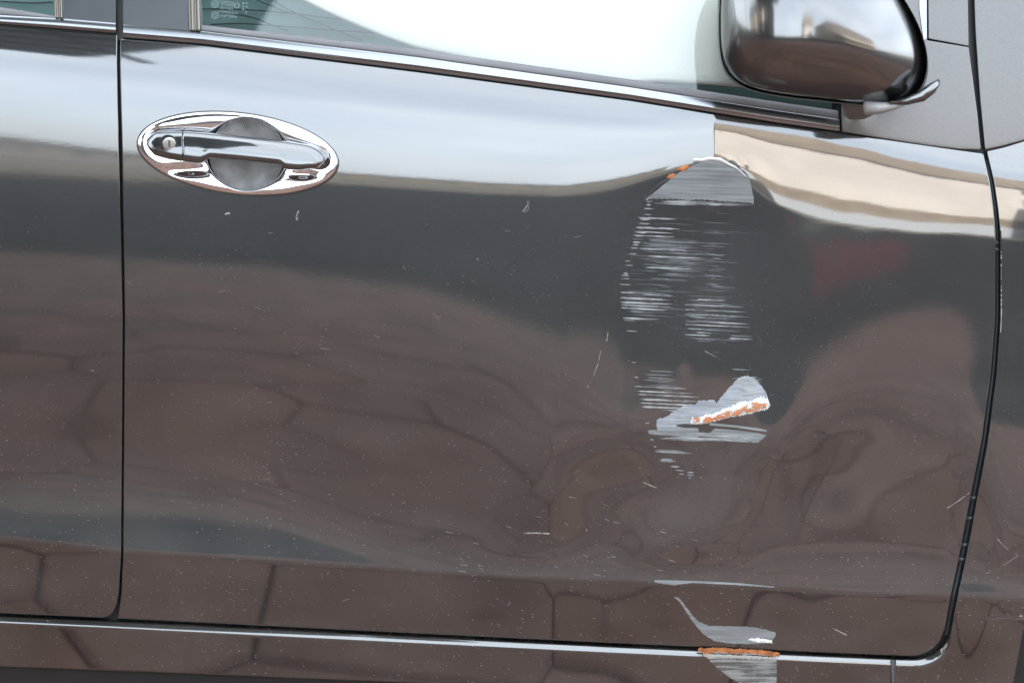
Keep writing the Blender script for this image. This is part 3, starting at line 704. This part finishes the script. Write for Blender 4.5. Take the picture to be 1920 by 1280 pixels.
def patch(name, top, bot, u0, u1, m, off=-.0003, jt=0., jb=0., du=2.5, rows=8, sd=0, parent=None, rough=0., label=None, lump=0.):
    r = np.random.default_rng(sd); us = np.arange(u0, u1+.1, du); T = crv(*top)(us); Bm = crv(*bot)(us)
    T = T+jt*r.uniform(-1, 1, len(us)); Bm = Bm+jb*r.uniform(-1, 1, len(us))
    t = np.linspace(0, 1, rows)[:, None]; V = T+(np.maximum(Bm, T+.2)-T)*t; U = np.broadcast_to(us, V.shape)
    d = off+0*V
    if lump: d = d-lump*np.sin(t*np.pi)**.5*(r.uniform(.3, 1, V.shape))
    return gridmesh(name, surf(U, V, d), m, parent or fd, label=label)
# upper grey scraped fan
patch('paint_scrape', ((1210, 374), (1225, 362), (1250, 342), (1280, 318), (1305, 306), (1330, 302), (1365, 306), (1390, 318), (1405, 335), (1415, 378)),
      ((1210, 377), (1220, 372), (1270, 373), (1290, 376), (1310, 374), (1340, 376), (1360, 378), (1385, 379), (1400, 380), (1415, 383)), 1211, 1414, SC_SOLID, jb=1.0, jt=.4, rows=20, label='grey fan-shaped scrape at the top of the dent')
# bright lip where the skin folded, and torn orange spots left of it
patch('folded_edge', ((1318, 297), (1330, 294), (1350, 296), (1380, 312), (1400, 330)), ((1318, 304), (1330, 302), (1350, 304), (1380, 317), (1400, 333)), 1300, 1400, mat('bent_bright_edge', (.45, .46, .47), .3, .7), rows=6, lump=.0006, jt=.5)
for (a, b_, c_, d_, e_) in ((1268, 1298, 317, 310, 7), (1250, 1268, 331, 326, 8)):
    patch('rust_spot', ((a, c_), ((a+b_)/2, (c_+d_)/2-3), (b_, d_)), ((a, c_+2), ((a+b_)/2, (c_+d_)/2+e_), (b_, d_+1)), a, b_, RUSTS, off=-.0005, jt=1.3, jb=1.3, lump=.0012, sd=a)
patch('fold_crack', ((1205, 372), (1240, 340), (1270, 324), (1300, 305), (1326, 301)), ((1205, 374), (1240, 344), (1270, 328), (1300, 310), (1326, 305)), 1205, 1326, DARKM, off=-.0002, jt=.7, jb=.7)  # dark strip along the edge of the fold
# left notch streaks following the ridge (starting points on a curve)
leftc = crv((374, 1214), (400, 1206), (440, 1192), (470, 1180), (500, 1168), (540, 1163), (600, 1166), (660, 1180), (700, 1190), (740, 1194), (775, 1200))
V, F, V2, F2, V3, F3 = [], [], [], [], [], []
for v in (378, 384, 391, 402, 411, 419, 428, 436, 443, 448, 454, 459, 465, 476, 489, 497, 512, 516, 522, 533): ribbon(V, F, float(leftc(v))+random.uniform(-2, 2), float(leftc(v))+random.uniform(9, 20), v, .03, random.uniform(1.6, 3.2), tl=.1)
for (u0, u1, v, th) in ((1197, 1270, 408, 2.6), (1192, 1275, 426, 3), (1190, 1262, 434, 2.2), (1187, 1265, 441, 2.4), (1198, 1316, 466, 2.6), (1213, 1322, 480, 2.2), (1212, 1320, 501, 1.8), (1163, 1192, 548, 2.2),
                        (1205, 1262, 552, 1.8), (1163, 1258, 558, 2.4), (1163, 1262, 566, 2.6), (1163, 1263, 572, 2), (1163, 1252, 577, 2.4), (1168, 1215, 596, 2), (1170, 1195, 600, 1.4), (1174, 1200, 620, 1.6),
                        (1305, 1363, 561, 2.), (1283, 1395, 571, 2.4), (1283, 1400, 580, 2), (1285, 1405, 589, 2), (1284, 1410, 602, 2.6), (1284, 1410, 608, 1.8), (1306, 1334, 623, 2), (1284, 1332, 627, 2.2), (1370, 1412, 629, 2.6), (1367, 1411, 634, 2.2),
                        (1290, 1330, 616, 1.5), (1178, 1180, 676, 2), (1184, 1194, 679, 1.6), (1190, 1197, 707, 1.6), (1190, 1290, 724, 2), (1196, 1300, 733, 2.2), (1196, 1312, 739, 2.6), (1200, 1320, 748, 3.4), (1200, 1330, 755, 2.4), (1203, 1330, 762, 3.4), (1260, 1330, 770, 3), (1210, 1218, 793, 2),
                        (1373, 1412, 692, 1.2), (1336, 1350, 660, 1)):
    ribbon(V, F, u0, u1, v, .045, th, tl=.05)
put('scrape_streaks', V, F, SC_WHITE, kind='stuff', label='white horizontal scratches down the left of the dent')
for i in range(110):
    z = random.random()
    if z < .33: u0, u1, v = random.uniform(1205, 1260), random.uniform(1270, 1345), random.uniform(445, 520)
    elif z < .5: u0, u1, v = random.uniform(1320, 1335), random.uniform(1338, 1382), random.uniform(452, 560)
    elif z < .66: u0, u1, v = random.uniform(1163, 1190), random.uniform(1210, 1265), random.uniform(545, 602)
    elif z < .85: u0, u1, v = random.uniform(1283, 1310), random.uniform(1330, 1412), random.uniform(562, 650)
    else: u0, u1, v = random.uniform(1205, 1250), random.uniform(1255, 1278), random.uniform(690, 735)
    ribbon(V2, F2, u0, u1, v, .05, random.uniform(1, 3.5), tl=.1)
for i in range(85):
    v = random.triangular(385, 660, 470); u0 = max(float(leftc(v)), 1165)+random.uniform(0, 150); u1 = min(u0+random.uniform(15, 110), 1412)
    if 1270 < (u0+u1)/2 < 1290 or u1 < u0+8: continue
    ribbon(V3, F3, u0, u1, v, .05, random.uniform(.7, 2.2), tl=.3)
put('hairline_scratches', V3, F3, SC_FAINT, off=-.00024, kind='stuff')
put('faint_scratches', V2, F2, SC_FAINT, off=-.00022, kind='stuff')
# lower white smear above the gash, with dark notches
patch('paint_scrape', ((1232, 787), (1250, 780), (1262, 772), (1280, 762), (1296, 756), (1304, 758), (1310, 751), (1338, 749), (1344, 756), (1352, 744), (1372, 722), (1384, 710), (1398, 704), (1412, 707), (1426, 720), (1438, 738), (1441, 752)),
      ((1232, 800), (1262, 800), (1300, 796), (1330, 792), (1370, 782), (1400, 770), (1441, 760)), 1231, 1441, scuff_mat('white_smear', (.29, .31, .34), .78, 1., (20, 1, 260)), jt=1.4, rows=26, label='pale smear just above the torn gash')
V, F = [], []
for i in range(26): ribbon(V, F, random.uniform(1368, 1395)-max(0, i-8)*1.6, 1425+random.uniform(-12, 6), 706+i*2., .04, random.uniform(1, 2.4), tl=.6)
for i in range(12): ribbon(V, F, 1214+random.uniform(0, 40), 1290+random.uniform(-20, 130), 376+i*.5+random.uniform(-2, 2), .03, random.uniform(.6, 1.6), tl=.4)
for i in range(24): ribbon(V, F, 1222+random.uniform(0, 120), 1350+random.uniform(-30, 84), 812+random.uniform(-3, 11), .05, random.uniform(.6, 1.5), tl=.4)
for i in range(14): ribbon(V, F, 1236+random.uniform(0, 30), 1300+random.uniform(-10, 10), 764+i*2.2, .05, random.uniform(.8, 1.8), tl=.6)
put('smear_streaks', V, F, SC_WHITE, off=-.00034, kind='stuff')
# lower band
patch('paint_scrape', ((1230, 806), (1260, 811), (1330, 812), (1340, 803), (1380, 806), (1420, 811), (1438, 816)), ((1230, 812), (1260, 816), (1290, 820), (1300, 822), (1310, 819), (1330, 816), (1336, 813), (1355, 817), (1375, 824), (1400, 828), (1422, 829), (1438, 814)), 1216, 1437, SC_SOLID, off=-.0003, jb=.9, rows=10, label='grey scrape band under the torn gash')
patch('paint_scrape', ((1232, 786), (1250, 788), (1268, 796), (1290, 800), (1310, 803)), ((1232, 808), (1250, 811), (1268, 812), (1290, 812), (1310, 812)), 1232, 1310, SC_SOLID, off=-.00026, rows=8)
patch('paint_scrape', ((1330, 792), (1380, 797), (1420, 802), (1438, 806)), ((1330, 797), (1380, 801), (1420, 807), (1438, 809)), 1330, 1438, SC_SOLID, off=-.0003, rows=4)
V, F = [], []
for (u0, u1, v, th) in ((1214, 1300, 808, 2.2), (1218, 1290, 813, 1.6), (1228, 1300, 846, 3), (1230, 1280, 843, 1.6), (1237, 1268, 863, 3.6), (1240, 1262, 860, 2), (1257, 1275, 874, 3), (1266, 1284, 881, 2.6), (1273, 1283, 888, 2.4), (1288, 1302, 885, 2.2), (1288, 1302, 890, 2), (1290, 1297, 895, 1.6), (1219, 1226, 824, 3), (1226, 1231, 837, 2.6)):
    ribbon(V, F, u0, u1, v, .05, th*1.15, tl=.2)
put('scrape_streaks', V, F, SC_SOLID, off=-.0003, kind='stuff', label='short grey scrape marks below the torn gash')
patch('gash_hollow', ((1268, 796), (1285, 794), (1330, 798)), ((1268, 798), (1285, 802), (1330, 801)), 1268, 1330, DARKM, off=-.00045, rows=4)
# the gash: white filler edge with orange inside
gt = ((1294, 788), (1300, 782), (1312, 783), (1322, 778), (1345, 773), (1356, 766), (1366, 764), (1392, 753), (1404, 752), (1425, 743), (1440, 746), (1444, 758)); gb = ((1294, 794), (1310, 795), (1332, 792), (1360, 783), (1392, 778), (1420, 771), (1436, 768), (1444, 762))
patch('torn_gash', gt, gb, 1294, 1444, GOUGE, off=-.0008, jt=2.6, jb=1.6, rows=14, du=1.5, lump=.0016, label='torn white gash with orange metal showing')
for i, (tp, bt, a, b_) in enumerate(((((1390, 764), (1400, 759), (1420, 752), (1440, 757)), ((1390, 774), (1410, 773), (1425, 768), (1440, 763)), 1391, 1441),
                                    (((1336, 783), (1350, 775), (1372, 768), (1392, 766)), ((1336, 789), (1350, 785), (1372, 780), (1392, 776)), 1336, 1392),
                                    (((1318, 786), (1326, 780), (1336, 782)), ((1318, 791), (1326, 792), (1336, 790)), 1318, 1336), (((1300, 785), (1306, 781), (1313, 784)), ((1300, 791), (1306, 793), (1313, 790)), 1300, 1313))):
    patch('rust_patch', tp, bt, a, b_, RUST, off=-.0026, jt=1.5, jb=1.3, lump=.0008, sd=i+40, du=1.5)
# bottom scrapes
patch('paint_scrape', ((1227, 1087), (1260, 1087), (1330, 1089), (1380, 1092), (1454, 1099)), ((1227, 1091), (1245, 1094), (1265, 1097), (1272, 1095), (1300, 1092), (1380, 1096), (1454, 1101)), 1227, 1454, SC_SOLID, rows=5, jb=.4, label='long thin scrape on the lower crease of the door')
patch('paint_scrape', ((1264, 1118), (1275, 1121), (1300, 1155), (1310, 1165), (1330, 1172), (1360, 1173), (1400, 1174), (1430, 1178), (1457, 1185)), ((1264, 1119), (1275, 1128), (1300, 1166), (1320, 1189), (1340, 1201), (1372, 1206), (1405, 1207), (1440, 1205), (1448, 1200), (1457, 1187)), 1264, 1456, SC_SOLID, rows=14, jt=.8, jb=.8, label='sail-shaped grey scrape near the bottom of the door')
patch('white_chip', ((1403, 1198), (1420, 1195), (1448, 1200)), ((1403, 1200), (1420, 1203), (1448, 1205)), 1403, 1448, GOUGE, off=-.0006, jt=1, jb=1, rows=5, lump=.0005)
patch('rust_patch', ((1310, 1215), (1330, 1213), (1360, 1214), (1430, 1218), (1463, 1224)), ((1310, 1221), (1325, 1226), (1345, 1221), (1375, 1225), (1400, 1223), (1450, 1230), (1463, 1229)), 1309, 1463, RUSTS, off=-.0018, jt=1.6, jb=1.8, rows=10, parent=sp, lump=.0003)
patch('torn_gash', ((1318, 1222), (1340, 1226), (1400, 1228), (1456, 1232)), ((1318, 1228), (1330, 1236), (1345, 1232), (1400, 1234), (1456, 1236)), 1318, 1456, mat('pale_scrape_edge', (.33, .32, .30), .6), off=-.0013, jt=1.2, jb=1.4, rows=6, parent=sp, lump=.0005)
patch('paint_scrape', ((1330, 1230), (1456, 1234)), ((1330, 1238), (1345, 1252), (1365, 1268), (1395, 1284), (1456, 1290)), 1331, 1456, scuff_mat('banded_sill_scrape', (.20, .20, .195), .35, 1., (16, 1, 260), thr=(.42, .58)), off=-.0009, rows=24, jb=.8, parent=sp, label='banded scrape across the sill')
# light scratches and chips scattered over the door
V, F = [], []
def line(pts, th):
    p = np.array(pts, float)
    for i in range(len(p)-1):
        d = p[i+1]-p[i]; nrm = np.array([-d[1], d[0]])/max(1e-6, np.hypot(*d))*th/2; k = len(V)
        for q in (p[i]-nrm, p[i]+nrm, p[i+1]+nrm*.8, p[i+1]-nrm*.8): V.append(tuple(q))
        F.append((k, k+1, k+2, k+3))
line([(981, 999), (1005, 998.6), (1030, 1000)], 2.6)
line([(1206, 904), (1231, 914)], 2.2); line([(1561, 1177), (1588, 1190)], 2.0)
line([(560, 395), (556, 404), (555, 412)], 2.2); line([(557, 408), (557, 413)], 3.4)
line([(422, 402), (427, 399), (431, 401)], 3.6)
line([(980, 397), (986, 389), (992, 381)], 2.0); line([(984, 398), (991, 392), (990, 384)], 1.4); line([(988, 380), (993, 378)], 3)
line([(1140, 622), (1139, 632), (1137, 640)], 1.8)
line([(1101, 726), (1112, 706), (1122, 680), (1127, 655)], .9)
line([(1322, 658), (1356, 676)], .8); line([(895, 484), (897, 488)], 2.4)
line([(1776, 952), (1795, 940), (1818, 923)], 1.2); line([(1870, 1010), (1890, 1030)], .8); line([(1880, 1060), (1910, 1040)], .7)
line([(640, 1126), (655, 1122)], .7); line([(170, 694), (176, 695)], 2); line([(698, 549), (704, 546)], 1)
for i in range(34):
    u, v = random.uniform(820, 1300), random.uniform(930, 1080); 
    t = (u-420)/880; line([(u, v), (u+random.uniform(4, 16), v+random.uniform(1.5, 5))], random.uniform(.35, .8))
for i in range(12): u, v = random.uniform(230, 1100), random.uniform(430, 660); a = random.uniform(-.3, 1.2); l_ = random.uniform(6, 26); line([(u, v), (u+l_*math.cos(a), v+l_*math.sin(a)*.6)], .4)
put('fine_scratches', V, F, scuff_mat('pale_scratch', (.34, .32, .30), .25, .95, (60, 1, 60)), off=-.0002, kind='stuff')

# ------------------------------------------------------------------ the place around (seen only as reflections)
def box(V, F, x0, x1, y0, y1, z0, z1):
    k = len(V); V += [(x, y, z) for z in (z0, z1) for y in (y0, y1) for x in (x0, x1)]
    for f in ((0, 2, 3, 1), (4, 5, 7, 6), (0, 1, 5, 4), (2, 6, 7, 3), (0, 4, 6, 2), (1, 3, 7, 5)): F.append(tuple(k+i for i in f))
def boxo(name, dims, m, parent=None, **kw):
    V, F = [], []; box(V, F, *dims); return mk(name, V, F, m, parent, smooth=False, **kw)
EARTH = mat('dusty_earth', (.10, .095, .08), .95, 0, .2); noisy(EARTH, .8, .25)
gr = boxo('ground', (-300, 300, -600, 120, -.5, -.10), EARTH); gr['kind'] = 'structure'
ASPH = mat('asphalt', (.016, .0185, .0195), .9, 0, .12); noisy(ASPH, .7, .35, (.5, 1, 1))
rd_ = boxo('road', (-120, 120, -25, -6.05, -.3, -.004), ASPH); rd_['kind'] = 'structure'
CONC = mat('kerb_concrete', (.16, .145, .12), .9); noisy(CONC, 2, .2)
k_ = boxo('kerb', (-120, 120, -25.35, -25, -.3, .12), CONC); k_['kind'] = 'structure'
k2 = boxo('sidewalk', (-120, 120, -33, -25.35, -.3, .11), mat('sidewalk_slabs', (.07, .065, .055), .9, 0, .2)); k2['kind'] = 'structure'
pav = boxo('pavement', (-9, 9, -6.0, 6, -.3, -.035), mat('paving_joint', (.10, .068, .06), .9, 0, .2)); pav['kind'] = 'structure'
STONES = []
for c_ in ((.178, .106, .078), (.187, .112, .084), (.168, .100, .075), (.184, .103, .074)):
    mm_ = mat('brown_flagstone', c_, .85, 0, .25); noisy(mm_, 3.5, .26, (1, .5, 1), detail=8); STONES.append(mm_)
def flagstones():
    r = random.Random(3); pts = []
    x0, x1, y0, y1 = -4.6, 4.6, -6.0, .6; sx, sy = .47, .36; made = []
    ny = int((y1-y0)/sy); nx = int((x1-x0)/sx)
    for j in range(-1, ny+2):
        for i in range(-1, nx+2): pts.append((x0+(i+.5*(j % 2)+r.uniform(-.3, .3))*sx, y0+(j+r.uniform(-.3, .3))*sy))
    for k, p in enumerate(pts):
        if not (x0 < p[0] < x1 and y0 < p[1] < y1): continue
        poly = [(p[0]-1, p[1]-1), (p[0]+1, p[1]-1), (p[0]+1, p[1]+1), (p[0]-1, p[1]+1)]
        for q in pts:
            if q is p: continue
            dx, dy = q[0]-p[0], q[1]-p[1]; d = math.hypot(dx, dy)
            if d > 2: continue
            nx_, ny_ = dx/d, dy/d; lim = d/2-.0045; o2 = []
            for a in range(len(poly)):
                A, B = poly[a], poly[(a+1) % len(poly)]
                da = (A[0]-p[0])*nx_+(A[1]-p[1])*ny_-lim; db = (B[0]-p[0])*nx_+(B[1]-p[1])*ny_-lim
                if da <= 0: o2.append(A)
                if da*db < 0: t = da/(da-db); o2.append((A[0]+(B[0]-A[0])*t, A[1]+(B[1]-A[1])*t))
            poly = o2
            if len(poly) < 3: break
        if len(poly) < 3: continue
        n = len(poly); h = r.uniform(-.004, .004)
        Vv = [(a, b_, -.05) for a, b_ in poly]+[(a, b_, h-.006) for a, b_ in poly]+[(p[0]+(a-p[0])*.965, p[1]+(b_-p[1])*.965, h) for a, b_ in poly]
        Ff = [tuple(range(2*n, 3*n))]+[(i, (i+1) % n, n+(i+1) % n, n+i) for i in range(n)]+[(n+i, n+(i+1) % n, 2*n+(i+1) % n, 2*n+i) for i in range(n)]
        made.append((math.hypot(p[0], p[1]), k, Vv, Ff))
    made.sort(key=lambda q: q[0]); VV_, FF_ = [], []
    for i, (_, k, Vv, Ff) in enumerate(made):
        if i < 290: mk('flagstone', Vv, Ff, STONES[k % 4], pav, smooth=False)
        else: FF_ += [tuple(len(VV_)+a for a in f) for f in Ff]; VV_ += Vv
    mk('outer_flagstones', VV_, FF_, STONES[0], pav, smooth=False, kind='stuff')
flagstones()
for i in range(12): boxo('edging_stone', (-9+i*1.5+.004, -7.5+i*1.5-.004, -6.05, -5.5, -.05, .004), STONES[i % 4], pav)
# unseen building added behind the car to keep the sun off it
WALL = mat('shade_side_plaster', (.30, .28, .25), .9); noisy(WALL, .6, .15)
bb_ = bpy.data.objects.new('sun_blocker_building', None); COL.objects.link(bb_); bb_.location = (0, 7, 0)
tag(bb_, 'tall plaster building added out of view behind the car to block the sun', 'building')
def sub(name, dims, m, parent, loc=(0, 0, 0)):
    o = boxo(name, dims, m, parent); return o
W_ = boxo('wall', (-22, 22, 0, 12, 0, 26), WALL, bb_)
for i in range(-4, 5):
    for j in range(6): boxo('window', (i*4.6-.7, i*4.6+.7, -.03, .05, 2+j*4, 3.8+j*4), GLOSSBLK, bb_)
# cream sunlit house across the street to the right
CREAM = mat('cream_plaster', (.62, .58, .54), .9); noisy(CREAM, .22, .22, (1, 1, .6))
TAN = mat('tan_stone', (.24, .20, .155), .9); noisy(TAN, 1.5, .3)
hs = bpy.data.objects.new('cream_house', None); COL.objects.link(hs); hs.location = (0, -30, 0)
tag(hs, 'sunlit cream house with striped awnings across the street', 'house')
boxo('wall', (9.2, 15.0, -8, 0, 0, 13.0), CREAM, hs)
boxo('cornice', (8.9, 15.3, -8.3, .3, 11.4, 14.0), TAN, hs)
boxo('plinth', (9.15, 15.05, -8, .05, .0, 3.3), TAN, hs)
boxo('added_pale_wall', (9.1, 40, .3, .6, .0, 1.9), mat('added_wall_white', (.46, .50, .54), .9), hs)  # pale wall added so a blue-white strip reflects in the door
for i in range(1):
    for j in range(3): boxo('window', (14.2, 14.75, -.02, .04, 3.2+j*3.2, 4.9+j*3.2), mat('house_window', (.09, .10, .10), .15) if i+j == 0 else bpy.data.materials['house_window'], hs)
h2 = bpy.data.objects.new('striped_awning_house', None); COL.objects.link(h2); h2.location = (0, -18, 0)
tag(h2, 'sunlit house with cream and tan striped awnings at the far right of the street', 'house')
boxo('wall', (14.5, 44, -8, 0, 0, 8.4), TAN, h2); boxo('roof', (14.1, 44.4, -8.4, .4, 8.4, 9.0), noisy(mat('clay_roof', (.16, .09, .06), .8), 2, .2), h2)
for i in range(10):
    boxo('window', (15.3+i*2.8, 16.7+i*2.8, -.02, .04, 5.4, 7.4), bpy.data.materials['house_window'], h2)
    for k in range(4):
        x = 14.9+i*2.8+k*.6; V = [(x, .05, 4.8), (x+.6, .05, 4.8), (x+.6, 2.2, 3.4), (x, 2.2, 3.4), (x, .05, 4.74), (x+.6, .05, 4.74), (x+.6, 2.2, 3.34), (x, 2.2, 3.34)]
        mk('awning_stripe', V, [(3, 2, 1, 0), (4, 5, 6, 7), (0, 4, 7, 3), (1, 2, 6, 5), (2, 3, 7, 6)], CREAM if k % 2 else TAN, h2, smooth=False)
# low terrace of distant buildings and hedges left and centre
def low_building(x0, x1, y, h, m, lab, roof):
    e = bpy.data.objects.new('distant_building', None); COL.objects.link(e); e.location = (0, y, 0)
    tag(e, lab, 'building')
    boxo('wall', (x0, x1, -10, 0, 0, h), m, e); boxo('roof', (x0-.4, x1+.4, -10.4, .4, h, h+.5), roof, e)
    n = int((x1-x0)/4)
    for i in range(n): boxo('window', (x0+1.5+i*4, x0+2.7+i*4, -.02, .04, 1.4, 2.8), bpy.data.materials['house_window'], e)
low_b = None
GREYB = mat('grey_render', (.13, .13, .13), .9); ROOF = mat('dark_roof', (.07, .06, .06), .8)
low_building(-60, -22, -95, 3.1, GREYB, 'low grey building at the far left end of the street', ROOF)
low_building(-20, 22, -110, 2.8, mat('tan_render', (.14, .125, .10), .9), 'low tan building at the far middle of the street', ROOF)
db = bpy.data.objects.new('added_dark_building', None); COL.objects.link(db); db.location = (0, -16, 0)  # dark mass added out of view to darken the mirror's left side
tag(db, 'dark brown building added far left to darken the mirror shell reflection', 'building')
DKW = mat('dark_cladding', (.05, .045, .04), .8); boxo('wall', (-60, -15, -8, 0, 0, 12), DKW, db)
for i in range(9): boxo('window', (-58+i*4.6, -56+i*4.6, -.03, .05, 3, 9), CREAM if i % 3 == 2 else TAN, db)
# canopy overhead at the left
CAN = mat('translucent_canopy_cloth', (.42, .45, .43), .8)
b = CAN.node_tree.nodes['Principled BSDF']; tl_ = N(CAN, 'ShaderNodeBsdfTranslucent'); tl_.inputs['Color'].default_value = (.30, .33, .32, 1)
ms = N(CAN, 'ShaderNodeMixShader'); ms.inputs['Fac'].default_value = .45; L(CAN, b.outputs['BSDF'], ms.inputs[1]); L(CAN, tl_.outputs['BSDF'], ms.inputs[2]); L(CAN, ms.outputs['Shader'], CAN.node_tree.nodes['Material Output'].inputs['Surface'])
cn = bpy.data.objects.new('canopy', None); COL.objects.link(cn); cn.location = (-4, -4, 0)
tag(cn, 'grey fabric canopy on thin beams overhead at the left, seen reflected', 'canopy')
def prism(poly, z0, z1):
    n = len(poly); V = [(x, y, z0) for x, y in poly]+[(x, y, z1) for x, y in poly]
    return V, [tuple(range(n))[::-1], tuple(range(n, 2*n))]+[(i, (i+1) % n, n+(i+1) % n, n+i) for i in range(n)]
V, F = prism([(-5, -2.7), (1.2, -2.5), (3.35, 1.0), (3.3, 2.6), (-5, 2.6)], 4.45, 4.47)
mk('canopy_cloth', V, F, CAN, cn, smooth=False)
BEAM = mat('canopy_steel', (.08, .09, .10), .5)
for i in range(9): boxo('beam', (-4.9, 1.45+i*.21, -2.1+i*.5, -2.03+i*.5, 4.36, 4.44), BEAM, cn)
for i in range(7): boxo('rafter', (-4.6+i*1.05, -4.52+i*1.05, -2.15, 2.5, 4.28, 4.355), BEAM, cn)
for x, y in ((-4.8, -2), (-4.8, 2.4)): boxo('post', (x-.06, x+.06, y-.06, y+.06, 0, 4.28), BEAM, cn)
# red shape added on the road to reflect as a streak in the door
V = [(5.5, -15.6, .002), (5.40, -15.6, .002), (4.85, -13.6, .002), (3.76, -10.1, .002), (3.38, -8.7, .002), (3.40, -8.7, .002), (3.88, -10.2, .002), (5.0, -13.6, .002)]
rm = mk('red_streak_source', V, [tuple(range(8))], noisy(mat('red_streak_paint', (.17, .03, .032), .9, 0, .1), 2, .3), smooth=False); rm['kind'] = 'structure'
